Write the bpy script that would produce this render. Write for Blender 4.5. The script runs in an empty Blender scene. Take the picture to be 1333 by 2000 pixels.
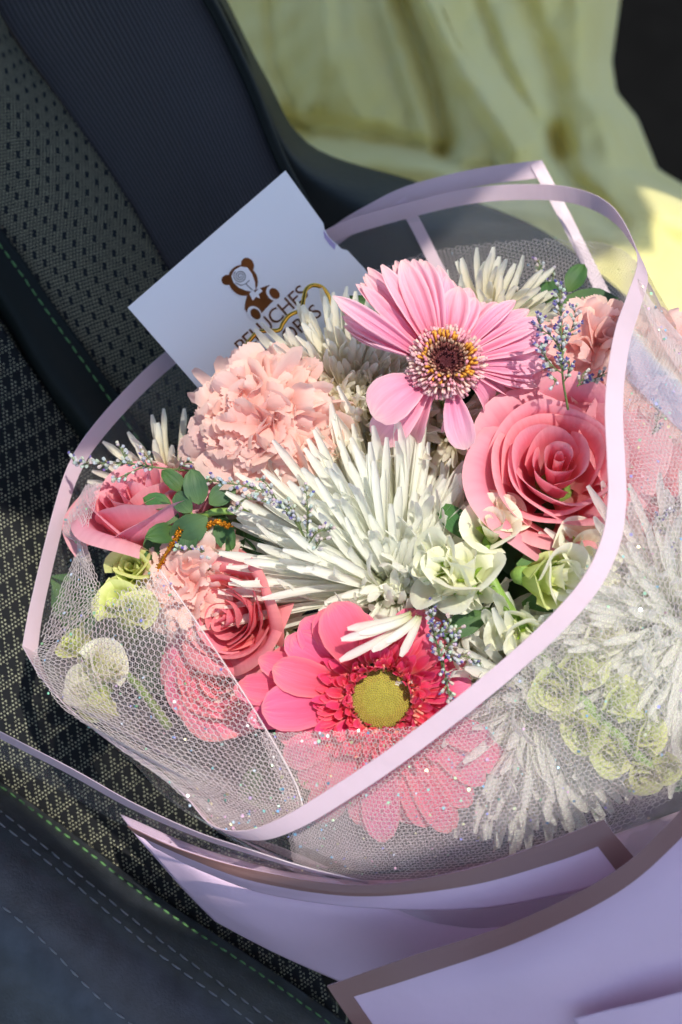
import bpy, math, random
import numpy as np
from mathutils import Vector, Matrix

rnd = random.Random(7)
nrg = np.random.default_rng(7)
sc = bpy.context.scene
COL = sc.collection
CM = 0.01

# ------------------------------------------------------------------ camera
PITCH = math.radians(50)
DIST = 65.0                                   # cm from lens to the middle of the bouquet
RX = Vector((1, 0, 0))
UX = Vector((0, math.sin(PITCH), math.cos(PITCH)))
NX = Vector((0, -math.cos(PITCH), math.sin(PITCH)))
ORG = Vector((0, 0, 0.0))
cam = bpy.data.objects.new('camera', bpy.data.cameras.new('camera'))
COL.objects.link(cam)
cam.matrix_world = Matrix((RX, UX, NX)).transposed().to_4x4()
cam.location = ORG + NX * DIST * CM
cd = cam.data
cd.sensor_fit = 'VERTICAL'; cd.sensor_height = 36; cd.sensor_width = 24; cd.lens = 50
cd.clip_start = 0.02; cd.clip_end = 200
cd.dof.use_dof = True
cd.dof.focus_distance = (DIST - 5.0) * CM
cd.dof.aperture_fstop = 7.1
sc.camera = cam

# ------------------------------------------------------------------ light
TO_SUN = (RX * 0.22 + UX * 0.42 + NX * 0.87).normalized()
world = bpy.data.worlds.new('World'); sc.world = world; world.use_nodes = True
wn = world.node_tree.nodes; wl = world.node_tree.links
bg = wn['Background']
sky = wn.new('ShaderNodeTexSky'); sky.sky_type = 'NISHITA'; sky.sun_disc = False
sky.sun_elevation = math.asin(TO_SUN.z)
sky.sun_rotation = math.atan2(TO_SUN.x, TO_SUN.y)
wl.new(sky.outputs[0], bg.inputs[0]); bg.inputs[1].default_value = 0.15
sun = bpy.data.objects.new('sun', bpy.data.lights.new('sun', 'SUN')); COL.objects.link(sun)
sun.data.energy = 3.0; sun.data.angle = math.radians(0.6); sun.data.color = (1.0, 0.935, 0.82)
sun.rotation_euler = TO_SUN.to_track_quat('Z', 'Y').to_euler()
sun.location = (0.3, -0.3, 3)
sc.view_settings.view_transform = 'Standard'; sc.view_settings.look = 'None'
sc.view_settings.exposure = 0.62; sc.view_settings.gamma = 1
sc.render.engine = 'CYCLES'
cy = sc.cycles
cy.use_denoising = True
cy.max_bounces = 12; cy.diffuse_bounces = 10; cy.glossy_bounces = 2; cy.transmission_bounces = 10
cy.transparent_max_bounces = 20
cy.use_adaptive_sampling = True; cy.adaptive_threshold = 0.04
cy.sample_clamp_indirect = 6

# ------------------------------------------------------------------ helpers
KPX = 36.0 / 50.0 / 2000.0
def P(px, py, d=0.0):
    z = DIST - d
    return ORG + (RX * ((px - 666.5) * KPX * z) + UX * ((1000 - py) * KPX * z) + NX * d) * CM
def D(r, u, n):
    return (RX * r + UX * u + NX * n).normalized()
def lin(r, g, b):
    f = lambda c: (c / 255 / 12.92) if c / 255 <= 0.04045 else ((c / 255 + 0.055) / 1.055) ** 2.4
    return (f(r), f(g), f(b), 1.0)
def wm(o):
    return (wm(o.parent) @ o.matrix_parent_inverse @ o.matrix_basis) if o.parent else o.matrix_basis.copy()
def tag(o, label=None, cat=None, group=None, kind=None):
    if label: o['label'] = label
    if cat: o['category'] = cat
    if group: o['group'] = group
    if kind: o['kind'] = kind
    return o
def thing(name, label, cat, M, group=None):
    o = bpy.data.objects.new(name, None); COL.objects.link(o)
    o.empty_display_size = 0.02
    o.matrix_basis = M if isinstance(M, Matrix) else Matrix.Translation(M)
    return tag(o, label, cat, group)
def mesh(name, verts, faces, mat, uv=None, col=None, smooth=True):
    me = bpy.data.meshes.new(name)
    me.from_pydata(np.asarray(verts, dtype=float).tolist(), [], [tuple(int(i) for i in f) for f in faces])
    if smooth: me.polygons.foreach_set('use_smooth', [True] * len(me.polygons))
    if uv is not None:
        l = me.uv_layers.new(name='UVMap')
        li = np.empty(len(me.loops), dtype=np.int32); me.loops.foreach_get('vertex_index', li)
        l.data.foreach_set('uv', np.asarray(uv, dtype=np.float32)[li].ravel())
    if col is not None:
        a = me.color_attributes.new('pt', 'FLOAT_COLOR', 'POINT')
        c = np.ones((len(verts), 4), dtype=np.float32); c[:, :3] = col
        a.data.foreach_set('color', c.ravel())
    me.materials.append(mat); me.update()
    return me
def put(name, me, parent=None, local=None, world_coords=False):
    o = bpy.data.objects.new(name, me); COL.objects.link(o)
    if parent is not None:
        o.parent = parent
        if world_coords: o.matrix_parent_inverse = wm(parent).inverted()
    if local is not None: o.matrix_basis = local
    return o
def grid_faces(m, n, off=0, closed=False):
    f = []
    for i in range(m - 1):
        for j in range(n - (0 if closed else 1)):
            j2 = (j + 1) % n
            f.append((off + i * n + j, off + i * n + j2, off + (i + 1) * n + j2, off + (i + 1) * n + j))
    return f
def catmull(a, n, axis=0):
    a = np.moveaxis(np.asarray(a, dtype=float), axis, 0)
    k = a.shape[0]
    if k == 2:
        t = np.linspace(0, 1, n).reshape((-1,) + (1,) * (a.ndim - 1))
        return np.moveaxis(a[0] * (1 - t) + a[1] * t, 0, axis)
    ext = np.concatenate([[2 * a[0] - a[1]], a, [2 * a[-1] - a[-2]]])
    x = np.linspace(0, k - 1, n); i = np.minimum(x.astype(int), k - 2); f = (x - i).reshape((-1,) + (1,) * (a.ndim - 1))
    p0, p1, p2, p3 = ext[i], ext[i + 1], ext[i + 2], ext[i + 3]
    r = 0.5 * (2 * p1 + (p2 - p0) * f + (2 * p0 - 5 * p1 + 4 * p2 - p3) * f ** 2 + (3 * p1 - p0 - 3 * p2 + p3) * f ** 3)
    return np.moveaxis(r, 0, axis)
def PP(rows):
    return np.array([[list(P(*q)) for q in r] for r in rows])
def patch(rows, m, n):
    return catmull(catmull(PP(rows), m, 0), n, 1)
def normals(g):
    du = np.gradient(g, axis=0); dv = np.gradient(g, axis=1)
    nn = np.cross(du, dv); nn /= np.linalg.norm(nn, axis=2, keepdims=True) + 1e-12
    if np.mean(nn @ np.array(NX)) < 0: nn = -nn
    return nn
def arc_uv(g):
    du = np.concatenate([np.zeros((1,) + g.shape[1:2]), np.cumsum(np.linalg.norm(np.diff(g, axis=0), axis=2), axis=0)])
    dv = np.concatenate([np.zeros(g.shape[0:1] + (1,)), np.cumsum(np.linalg.norm(np.diff(g, axis=1), axis=2), axis=1)], axis=1)
    return np.stack([dv * 100, du * 100], axis=2)
def sheet(name, g, mat, parent, thick=0.0, uv=None, off=0.0):
    """a grid of world points as one part; a closed slab when thick (cm) is given"""
    m, n = g.shape[:2]
    nn = normals(g)
    if off: g = g + nn * off * CM
    u = arc_uv(g) if uv is None else uv
    if thick:
        a = g.reshape(-1, 3); b = (g - nn * thick * CM).reshape(-1, 3)
        k = m * n
        F = grid_faces(m, n) + [f[::-1] for f in grid_faces(m, n, k)]
        for i in range(m - 1):
            F.append((i * n, (i + 1) * n, k + (i + 1) * n, k + i * n))
            F.append((i * n + n - 1, k + i * n + n - 1, k + (i + 1) * n + n - 1, (i + 1) * n + n - 1))
        for j in range(n - 1):
            F.append((j, k + j, k + j + 1, j + 1)); q = (m - 1) * n
            F.append((q + j, q + j + 1, k + q + j + 1, k + q + j))
        me = mesh(name, np.concatenate([a, b]), F, mat, uv=np.concatenate([u.reshape(-1, 2)] * 2))
    else:
        me = mesh(name, g.reshape(-1, 3), grid_faces(m, n), mat, uv=u.reshape(-1, 2))
    return put(name, me, parent, world_coords=True)
def tube_geo(pts, rad, sides=8):
    pts = [Vector(p) for p in pts]; V_, F_ = [], []
    up = Vector((0.31, 0.52, 0.79))
    for i, p in enumerate(pts):
        t = (pts[min(i + 1, len(pts) - 1)] - pts[max(i - 1, 0)]).normalized()
        a = t.cross(up).normalized(); b = t.cross(a)
        r = rad[i] if hasattr(rad, '__len__') else rad
        for k in range(sides):
            th = 2 * math.pi * k / sides
            V_.append(p + (a * math.cos(th) + b * math.sin(th)) * r)
    F_ = grid_faces(len(pts), sides, 0, True)
    F_.append(tuple(range(sides))[::-1]); F_.append(tuple((len(pts) - 1) * sides + k for k in range(sides)))
    return V_, F_
def merge(geos):
    V_, F_, C_ = [], [], []
    for gg in geos:
        o = len(V_); V_ += [tuple(v) for v in gg[0]]; F_ += [tuple(i + o for i in f) for f in gg[1]]
        if len(gg) > 2: C_ += [gg[2]] * len(gg[0])
    return V_, F_, (C_ if C_ else None)
def curve_pts(ctrl, n):
    return [Vector(p) for p in catmull(np.array([list(c) for c in ctrl]), n)]
def frame(px, py, d, n=(0, 0, 1), roll=0.0):
    z = D(*n); x = (RX - z * RX.dot(z)).normalized(); y = z.cross(x)
    M = Matrix((x, y, z)).transposed().to_4x4() @ Matrix.Rotation(roll, 4, 'Z')
    M.translation = P(px, py, d)
    return M
def Rx(a): return Matrix.Rotation(a, 4, 'X')
def Ry(a): return Matrix.Rotation(a, 4, 'Y')
def Rz(a): return Matrix.Rotation(a, 4, 'Z')
def Tr(x, y, z): return Matrix.Translation(Vector((x, y, z)) * CM)
def Sc(x, y=None, z=None):
    return Matrix.Diagonal((x, x if y is None else y, x if z is None else z, 1))

# ------------------------------------------------------------------ materials
def new_mat(name):
    m = bpy.data.materials.new(name); m.use_nodes = True
    nt = m.node_tree
    return m, nt.nodes, nt.links, nt.nodes['Principled BSDF'], nt.nodes['Material Output']
def math_node(N, L, op, a, b=None):
    n = N.new('ShaderNodeMath'); n.operation = op
    for i, x in enumerate((a, b)):
        if x is None: continue
        if isinstance(x, (int, float)): n.inputs[i].default_value = x
        else: L.new(x, n.inputs[i])
    return n.outputs[0]
def ramp(N, L, fac, stops, interp='LINEAR'):
    r = N.new('ShaderNodeValToRGB'); r.color_ramp.interpolation = interp
    e = r.color_ramp.elements
    while len(e) < len(stops): e.new(0.5)
    for i, (p, c) in enumerate(stops): e[i].position = p; e[i].color = c
    L.new(fac, r.inputs[0]); return r.outputs[0]
def plain(name, col, rough=0.5, spec=0.4, noise=0.12, scale=60, bump=0.0, metal=0.0, sheen=0.0, coat=0.0):
    m, N, L, b, o = new_mat(name)
    tc = N.new('ShaderNodeTexCoord'); nz = N.new('ShaderNodeTexNoise'); nz.inputs['Scale'].default_value = scale
    nz.inputs['Detail'].default_value = 5
    L.new(tc.outputs['Object'], nz.inputs['Vector'])
    c0 = tuple(max(0, c * (1 - noise)) for c in col[:3]) + (1,); c1 = tuple(min(1, c * (1 + noise)) for c in col[:3]) + (1,)
    L.new(ramp(N, L, nz.outputs[0], [(0.3, c0), (0.7, c1)]), b.inputs['Base Color'])
    b.inputs['Roughness'].default_value = rough; b.inputs['Specular IOR Level'].default_value = spec
    b.inputs['Metallic'].default_value = metal; b.inputs['Sheen Weight'].default_value = sheen
    b.inputs['Coat Weight'].default_value = coat
    if bump:
        bp = N.new('ShaderNodeBump'); bp.inputs['Strength'].default_value = bump; bp.inputs['Distance'].default_value = 0.001
        n2 = N.new('ShaderNodeTexNoise'); n2.inputs['Scale'].default_value = scale * 8; L.new(tc.outputs['Object'], n2.inputs['Vector'])
        L.new(n2.outputs[0], bp.inputs['Height']); L.new(bp.outputs[0], b.inputs['Normal'])
    return m
def petal_mat(name, stops, trans=0.35, streak=0.12, streak_n=9, vary=0.08, rough=0.55, edge=None, spots=None, bump=0.25, sheen=0.0, hue=0.01):
    """petal tissue: colour along its length, fine veins, light passing through"""
    m, N, L, b, o = new_mat(name)
    at = N.new('ShaderNodeAttribute'); at.attribute_name = 'pt'
    sp = N.new('ShaderNodeSeparateColor'); L.new(at.outputs['Color'], sp.inputs[0])
    uv = N.new('ShaderNodeUVMap'); oi = N.new('ShaderNodeObjectInfo')
    mp = N.new('ShaderNodeMapping'); mp.inputs['Scale'].default_value = (streak_n, 1.2, 1)
    L.new(uv.outputs[0], mp.inputs[0])
    cmb = N.new('ShaderNodeCombineXYZ'); L.new(math_node(N, L, 'MULTIPLY', oi.outputs['Random'], 37.0), cmb.inputs[2])
    va = N.new('ShaderNodeVectorMath'); va.operation = 'ADD'; L.new(mp.outputs[0], va.inputs[0]); L.new(cmb.outputs[0], va.inputs[1])
    nz = N.new('ShaderNodeTexNoise'); nz.inputs['Scale'].default_value = 1.6; nz.inputs['Detail'].default_value = 5
    L.new(va.outputs[0], nz.inputs['Vector'])
    tt = math_node(N, L, 'ADD', sp.outputs[0], math_node(N, L, 'MULTIPLY', math_node(N, L, 'SUBTRACT', nz.outputs[0], 0.5), 0.25))
    c = ramp(N, L, tt, stops)
    if edge is not None:
        mx = N.new('ShaderNodeMix'); mx.data_type = 'RGBA'
        e = math_node(N, L, 'POWER', sp.outputs[1], 6.0)
        L.new(math_node(N, L, 'MULTIPLY', e, 0.75), mx.inputs[0]); L.new(c, mx.inputs[6]); mx.inputs[7].default_value = edge
        c = mx.outputs[2]
    hs = N.new('ShaderNodeHueSaturation')
    L.new(c, hs.inputs['Color'])
    L.new(math_node(N, L, 'ADD', math_node(N, L, 'MULTIPLY', oi.outputs['Random'], hue * 2), 0.5 - hue), hs.inputs['Hue'])
    v = math_node(N, L, 'ADD', math_node(N, L, 'MULTIPLY', oi.outputs['Random'], vary), 1 - vary)
    st = math_node(N, L, 'ADD', math_node(N, L, 'MULTIPLY', nz.outputs[0], streak * 2), 1 - streak)
    L.new(math_node(N, L, 'MULTIPLY', v, st), hs.inputs['Value'])
    c = hs.outputs[0]
    if spots is not None:
        n3 = N.new('ShaderNodeTexNoise'); n3.inputs['Scale'].default_value = 2.3
        L.new(va.outputs[0], n3.inputs['Vector'])
        mx = N.new('ShaderNodeMix'); mx.data_type = 'RGBA'
        L.new(ramp(N, L, n3.outputs[0], [(0.66, (0, 0, 0, 1)), (0.72, (1, 1, 1, 1))]), mx.inputs[0])
        L.new(c, mx.inputs[6]); mx.inputs[7].default_value = spots; c = mx.outputs[2]
    L.new(c, b.inputs['Base Color'])
    b.inputs['Roughness'].default_value = rough; b.inputs['Specular IOR Level'].default_value = 0.3
    b.inputs['Sheen Weight'].default_value = sheen; b.inputs['Sheen Roughness'].default_value = 0.4
    bp = N.new('ShaderNodeBump'); bp.inputs['Strength'].default_value = bump; bp.inputs['Distance'].default_value = 0.0006
    L.new(nz.outputs[0], bp.inputs['Height']); L.new(bp.outputs[0], b.inputs['Normal'])
    tr = N.new('ShaderNodeBsdfTranslucent'); L.new(c, tr.inputs[0])
    mix = N.new('ShaderNodeMixShader'); mix.inputs[0].default_value = trans
    L.new(b.outputs[0], mix.inputs[1]); L.new(tr.outputs[0], mix.inputs[2]); L.new(mix.outputs[0], o.inputs[0])
    return m
MAT = {}
MAT['gerbera_pale'] = petal_mat('gerbera_pale_petal', [(0.0, lin(234, 124, 160)), (0.45, lin(244, 162, 192)), (0.85, lin(249, 188, 206)), (1.0, lin(252, 208, 208))], trans=0.28, streak=0.2, streak_n=9, edge=lin(252, 204, 212), bump=.6)
MAT['gerbera_hot'] = petal_mat('gerbera_hot_petal', [(0.0, lin(238, 78, 108)), (0.5, lin(246, 108, 146)), (0.9, lin(249, 126, 166)), (1.0, lin(250, 150, 160))], trans=0.4, streak=0.16, streak_n=9, edge=lin(250, 150, 160), bump=.6)
MAT['gerbera_ray'] = petal_mat('gerbera_ray_floret', [(0.0, lin(244, 150, 130)), (0.35, lin(232, 62, 100)), (1.0, lin(240, 84, 128))], trans=0.3, streak=0.08, edge=lin(250, 150, 160))
MAT['rose'] = petal_mat('rose_petal', [(0.0, lin(252, 206, 188)), (0.25, lin(247, 154, 162)), (0.75, lin(248, 158, 176)), (1.0, lin(251, 184, 196))], trans=0.4, streak=0.07, streak_n=16, edge=lin(251, 184, 190), vary=0.08, bump=.15)
MAT['rose_deep'] = petal_mat('rose_petal_deep', [(0.0, lin(246, 160, 148)), (0.3, lin(240, 130, 140)), (0.8, lin(242, 136, 152)), (1.0, lin(247, 160, 170))], trans=0.4, streak=0.08, streak_n=14, edge=lin(244, 150, 150))
MAT['carnation'] = petal_mat('carnation_petal', [(0.0, lin(247, 160, 158)), (0.5, lin(251, 198, 192)), (1.0, lin(253, 220, 212))], trans=0.48, streak=0.07, streak_n=8, edge=lin(252, 222, 208))
MAT['mum'] = petal_mat('white_quill_petal', [(0.0, lin(216, 222, 160)), (0.18, lin(236, 238, 208)), (0.5, lin(244, 245, 234)), (1.0, lin(247, 247, 238))], trans=0.5, streak=0.04, streak_n=5, vary=0.05, rough=0.42, hue=0.006)
MAT['mum_center'] = petal_mat('greenish_quill_petal', [(0.0, lin(196, 206, 120)), (0.5, lin(226, 230, 180)), (1.0, lin(240, 242, 218))], trans=0.48, streak=0.04, vary=0.05, rough=0.42)
MAT['mum_cream'] = petal_mat('cream_quill_petal', [(0.0, lin(226, 202, 140)), (0.4, lin(240, 232, 205)), (1.0, lin(246, 244, 232))], trans=0.5, streak=0.05, vary=0.06, rough=0.45)
MAT['stock'] = petal_mat('cream_green_petal', [(0.0, lin(214, 226, 140)), (0.35, lin(240, 242, 200)), (1.0, lin(249, 248, 226))], trans=0.38, streak=0.06, vary=0.05)
MAT['stock_lime'] = petal_mat('lime_petal', [(0.0, lin(180, 204, 80)), (0.5, lin(216, 226, 130)), (1.0, lin(232, 238, 165))], trans=0.38, streak=0.06, vary=0.05)
MAT['sepal'] = petal_mat('green_sepal', [(0.0, lin(120, 160, 50)), (0.6, lin(150, 185, 62)), (1.0, lin(178, 204, 90))], trans=0.3, streak=0.1)
MAT['leaf'] = petal_mat('green_leaf', [(0.0, lin(92, 128, 62)), (0.5, lin(70, 112, 66)), (1.0, lin(88, 130, 70))], trans=0.2, streak=0.16, streak_n=6, rough=0.55, vary=0.25, bump=0.5)
MAT['leaf_blue'] = petal_mat('blue_green_leaf', [(0.0, lin(92, 122, 72)), (0.5, lin(66, 98, 68)), (1.0, lin(94, 124, 80))], trans=0.12, streak=0.14, streak_n=6, rough=0.55, vary=0.2, bump=0.5)
MAT['stem'] = plain('green_stem', lin(126, 158, 76), 0.5, noise=0.2, scale=120, bump=0.2)
MAT['stem_dark'] = plain('olive_stem', lin(96, 112, 66), 0.55, noise=0.2, scale=150)

# ------------------------------------------------------------------ setting: far door of the car, and unseen slabs added for shade
MAT['black_trim'] = plain('black_trim', (0.004, 0.004, 0.004, 1), 0.9, 0.05, 0.2, 20)
MAT['shade_slab'] = plain('shade_slab', (0.035, 0.035, 0.038, 1), 0.9, 0.1, 0.1, 90)
def slab(name, pts, mat, thick, dirv):
    n = len(pts); v = [Vector(p) for p in pts] + [Vector(p) + Vector(dirv) * thick for p in pts]
    f = [tuple(range(n)), tuple(range(2 * n - 1, n - 1, -1))] + [(i, n + i, n + (i + 1) % n, (i + 1) % n) for i in range(n)]
    return put(name, mesh(name, v, f, mat, smooth=False))
SHADE_Z = 0.78
RZ = lambda pts: [Vector((x * CM, y * CM, SHADE_Z)) for x, y in pts]
roof = slab('shade_roof', RZ([(-130, -20), (5, -18), (11, -15.2), (15, -12.8), (18, -10), (20, -6.5), (24, -2.8), (34, 3.5), (39.4, 5.5), (40, 13), (120, 15), (120, 46), (-130, 46)]), MAT['shade_slab'], 0.03, (0, 0, 1))  # added out of view; edge traced to shade card, seat and dress
tag(roof, 'unseen dark roof slab added over the seats, edge cut to shape the shade', 'shade slab', kind='structure')
rail = slab('shade_rail', RZ([(-130, -29), (4, -30), (8, -33.5), (12, -36.6), (15, -37.8), (19, -37.8), (24, -36.6), (30, -35), (120, -30), (120, -54), (-130, -54)]), MAT['shade_slab'], 0.03, (0, 0, 1))  # unseen strip added overhead, shaped to keep sun off paper and bolster
tag(rail, 'unseen dark shade rail of the open car door above the seat', 'door frame', kind='structure')
trim = slab('far_door_trim', [P(-1500, -450, -95), P(3000, -450, -95), P(3000, 2200, -75), P(-1500, 2200, -75)], MAT['black_trim'], -0.04, NX)
tag(trim, 'black far door lining behind the yellow dress', 'door trim', kind='structure')

# ------------------------------------------------------------------ car seat
def fabric_mat(name, dots, base, ink, pu, pv, shear=0.0, cover=3.0):
    m, N, L, b, o = new_mat(name)
    uv = N.new('ShaderNodeUVMap'); s = N.new('ShaderNodeSeparateXYZ'); L.new(uv.outputs[0], s.inputs[0])
    M_ = lambda op, a, c=None: math_node(N, L, op, a, c)
    u0 = M_('DIVIDE', s.outputs[0], pu); i = M_('FLOOR', u0)
    v0 = M_('ADD', M_('DIVIDE', s.outputs[1], pv), M_('MULTIPLY', i, 0.5)); j = M_('FLOOR', v0)
    g = M_('FLOOR', M_('DIVIDE', M_('ADD', i, 0.01), 3.0)); c = M_('SUBTRACT', i, M_('MULTIPLY', g, 3.0))
    r = M_('FLOORED_MODULO', M_('ADD', j, M_('MULTIPLY', g, 3.0)), 6.0) if False else M_('MODULO', M_('ADD', M_('ADD', j, M_('MULTIPLY', g, 3.0)), 6000.0), 6.0)
    on = M_('LESS_THAN', M_('ABSOLUTE', M_('SUBTRACT', r, 2.5)), M_('SUBTRACT', cover, c))
    fu = M_('SUBTRACT', M_('FRACT', u0), 0.5); fv = M_('SUBTRACT', M_('FRACT', v0), 0.5)
    dist = M_('SQRT', M_('ADD', M_('POWER', fu, 2.0), M_('POWER', M_('MULTIPLY', fv, 1.15), 2.0)))
    nz = N.new('ShaderNodeTexNoise'); nz.inputs['Scale'].default_value = 3.0; L.new(uv.outputs[0], nz.inputs['Vector'])
    dd = M_('ADD', dist, M_('MULTIPLY', M_('SUBTRACT', nz.outputs[0], 0.5), 0.18))
    disc = N.new('ShaderNodeMapRange'); disc.inputs[1].default_value = dots + 0.05; disc.inputs[2].default_value = dots - 0.03
    L.new(dd, disc.inputs[0])
    k = M_('MULTIPLY', disc.outputs[0], on)
    mx = N.new('ShaderNodeMix'); mx.data_type = 'RGBA'; L.new(k, mx.inputs[0]); mx.inputs[6].default_value = base; mx.inputs[7].default_value = ink
    L.new(mx.outputs[2], b.inputs['Base Color']); b.inputs['Roughness'].default_value = 0.75
    b.inputs['Specular IOR Level'].default_value = 0.25
    bp = N.new('ShaderNodeBump'); bp.inputs['Strength'].default_value = 0.6; bp.inputs['Distance'].default_value = 0.0008
    L.new(k, bp.inputs['Height']); L.new(bp.outputs[0], b.inputs['Normal'])
    return m
MAT['cushion_fabric'] = fabric_mat('cushion_knit', 0.18, (0.005, 0.006, 0.008, 1), lin(208, 208, 178), 0.155, 0.20)
MAT['back_fabric'] = fabric_mat('backrest_knit', 0.33, (0.010, 0.011, 0.013, 1), lin(146, 142, 116), 0.17, 0.22, cover=3.6)
m, N, L, b, o = new_mat('ribbed_cloth')
uv = N.new('ShaderNodeUVMap'); sx = N.new('ShaderNodeSeparateXYZ'); L.new(uv.outputs[0], sx.inputs[0])
cs = math_node(N, L, 'COSINE', math_node(N, L, 'MULTIPLY', sx.outputs[0], 2 * math.pi))
L.new(ramp(N, L, math_node(N, L, 'ADD', math_node(N, L, 'MULTIPLY', cs, 0.5), 0.5), [(0.3, (0.006, 0.006, 0.008, 1)), (0.7, (0.040, 0.038, 0.046, 1))]), b.inputs['Base Color'])  # dark grooves put into the colour, as even light leaves the ribs flat
b.inputs['Roughness'].default_value = 0.75; b.inputs['Sheen Weight'].default_value = 0.2
MAT['rib_fabric'] = m
MAT['leather'] = plain('dark_leather', (0.007, 0.010, 0.009, 1), 0.5, 0.2, 0.2, 35, bump=0.25)
MAT['leather_blue'] = plain('dark_leather_bolster', (0.038, 0.044, 0.054, 1), 0.40, 0.45, 0.3, 90, bump=0.3)
MAT['green_thread'] = plain('green_thread', lin(92, 140, 84), 0.6)
MAT['grey_thread'] = plain('grey_thread', lin(112, 116, 122), 0.6)
seat = thing('car_seat', 'dark car seat with dotted knit fabric, leather bolsters and green stitching', 'car seat', P(100, 1400, -8.40))
g = patch([[(-260, -330, -11.15), (-120, -200, -11.15), (-30, -90, -11.43)],
           [(-260, -120, -10.05), (-80, -20, -10.05), (15, 55, -10.88)],
           [(-260, 110, -9.23), (-20, 160, -9.06), (130, 215, -10.32)],
           [(-260, 280, -8.68), (40, 340, -8.40), (240, 375, -9.78)],
           [(-260, 420, -8.12), (100, 520, -7.85), (330, 530, -9.23)],
           [(-200, 520, -7.85), (170, 690, -7.41), (430, 700, -8.68)],
           [(-160, 640, -7.85), (230, 850, -7.30), (560, 880, -8.40)]], 60, 30)
sheet('backrest_fabric', g, MAT['back_fabric'], seat, 1.5)
# ribbed side panel, ribs as relief
ctrl = [[(-70, -130, -11.70), (130, -160, -9.78), (290, -150, -10.60)],
        [(15, 45, -11.15), (230, 20, -9.23), (400, 0, -10.60)],
        [(130, 210, -10.60), (320, 190, -8.84), (480, 160, -10.32)],
        [(240, 375, -10.05), (400, 350, -8.62), (540, 310, -10.05)],
        [(330, 530, -9.50), (480, 510, -8.40), (610, 450, -9.78)],
        [(430, 700, -8.95), (590, 700, -8.40), (700, 640, -9.50)]]
g = patch(ctrl, 40, 421); nn = normals(g)
ph = np.linspace(0, 2 * np.pi * 42, 421)
g = g + nn * (0.5 + 0.5 * np.cos(ph))[None, :, None] * 0.07 * CM
uvr = np.zeros(g.shape[:2] + (2,)); uvr[..., 0] = ph[None, :] / (2 * np.pi); uvr[..., 1] = np.linspace(0, 60, 40)[:, None]
sheet('ribbed_side_panel', g, MAT['rib_fabric'], seat, uv=uvr)
edge = [(300, -160, -10.32), (405, -5, -10.32), (485, 155, -10.05), (548, 310, -9.78), (625, 455, -9.50), (720, 650, -9.23)]
V_, F_ = tube_geo(curve_pts([P(*e) for e in edge], 60), 0.0032, 10)
put('piping', mesh('piping', V_, F_, MAT['leather']), seat, world_coords=True)
g = patch([[(305, -160, -10.6), (322, -170, -11), (345, -180, -15)],
           [(410, -5, -10.6), (420, -10, -11), (436, -15, -15)],
           [(490, 155, -10.3), (500, 152, -10.8), (518, 146, -15)],
           [(552, 310, -10), (575, 300, -10.6), (610, 285, -15)],
           [(600, 400, -9.8), (690, 385, -10.4), (830, 360, -15)],
           [(660, 510, -9.7), (860, 470, -10.4), (1060, 450, -15)],
           [(725, 650, -9.5), (930, 640, -10.6), (1250, 600, -15)]], 44, 20)
sheet('backrest_bolster', g, MAT['leather'], seat, 0.6)
# strip at the fold between backrest and cushion
g = patch([[(-140, 290, -7.96), (-150, 340, -7.30), (-150, 400, -7.08), (-140, 430, -7.63)],
           [(-10, 430, -7.63), (-20, 500, -6.86), (-10, 560, -6.75), (-5, 610, -7.41)],
           [(120, 615, -7.19), (100, 665, -6.53), (85, 715, -6.47), (80, 755, -7.19)],
           [(245, 790, -6.86), (215, 825, -6.31), (195, 860, -6.20), (180, 890, -6.97)],
           [(420, 1040, -6.75), (390, 1070, -6.20), (360, 1100, -6.20), (340, 1130, -6.75)],
           [(620, 1330, -6.75), (590, 1360, -6.20), (560, 1390, -6.20), (540, 1420, -6.75)]], 60, 16)
strip_ob = sheet('leather_strip', g, MAT['leather'], seat, 0.5)
strip_edge = g[:, 2]
g = patch([[(-250, 330, -6.4), (-150, 420, -6.4), (340, 1120, -7.2), (560, 1420, -7.2)],
           [(-250, 700, -4.6), (-60, 770, -4.8), (260, 1250, -6.0), (560, 1600, -6.4)],
           [(-250, 1100, -3.2), (20, 1130, -3.6), (200, 1420, -4.6), (600, 1800, -5.4)],
           [(-250, 1420, -3.4), (-20, 1480, -3.6), (200, 1650, -4.2), (650, 1960, -4.6)],
           [(-250, 1600, -5.2), (0, 1640, -5.2), (260, 1800, -5.2), (760, 2150, -5.2)]], 60, 60)
uvc = np.zeros(g.shape[:2] + (2,))
rel = (g - np.array(P(0, 1000, -6.20))) * 100
uvc[..., 0] = rel @ np.array(RX) + 0.13 * (rel @ np.array(UX)); uvc[..., 1] = rel @ np.array(UX)
sheet('cushion_fabric', g, MAT['cushion_fabric'], seat, 1.5, uv=uvc)
g = patch([[(-260, 1380, -4.00), (-40, 1500, -4.00), (140, 1625, -3.80), (330, 1765, -3.60), (560, 1915, -3.40), (900, 2160, -3.00)],
           [(-260, 1410, -1.80), (-40, 1530, -1.60), (120, 1650, -1.40), (310, 1800, -1.20), (540, 1960, -1.00), (880, 2210, -0.60)],
           [(-260, 1560, 1.00), (-60, 1620, 1.40), (100, 1740, 1.60), (260, 1880, 1.80), (470, 2040, 2.00), (780, 2280, 2.00)],
           [(-260, 1760, 2.00), (-100, 1800, 2.40), (40, 1900, 2.60), (180, 2040, 2.80), (380, 2180, 3.00), (700, 2400, 3.00)],
           [(-300, 2050, 0.00), (-200, 2100, 0.00), (-60, 2200, 0.00), (100, 2300, 0.00), (260, 2400, 0.00), (560, 2600, 0.00)]], 50, 70)
bolster_ob = sheet('cushion_bolster', g, MAT['leather_blue'], seat, 0.6)
bol = g; bolN = normals(g)
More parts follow.
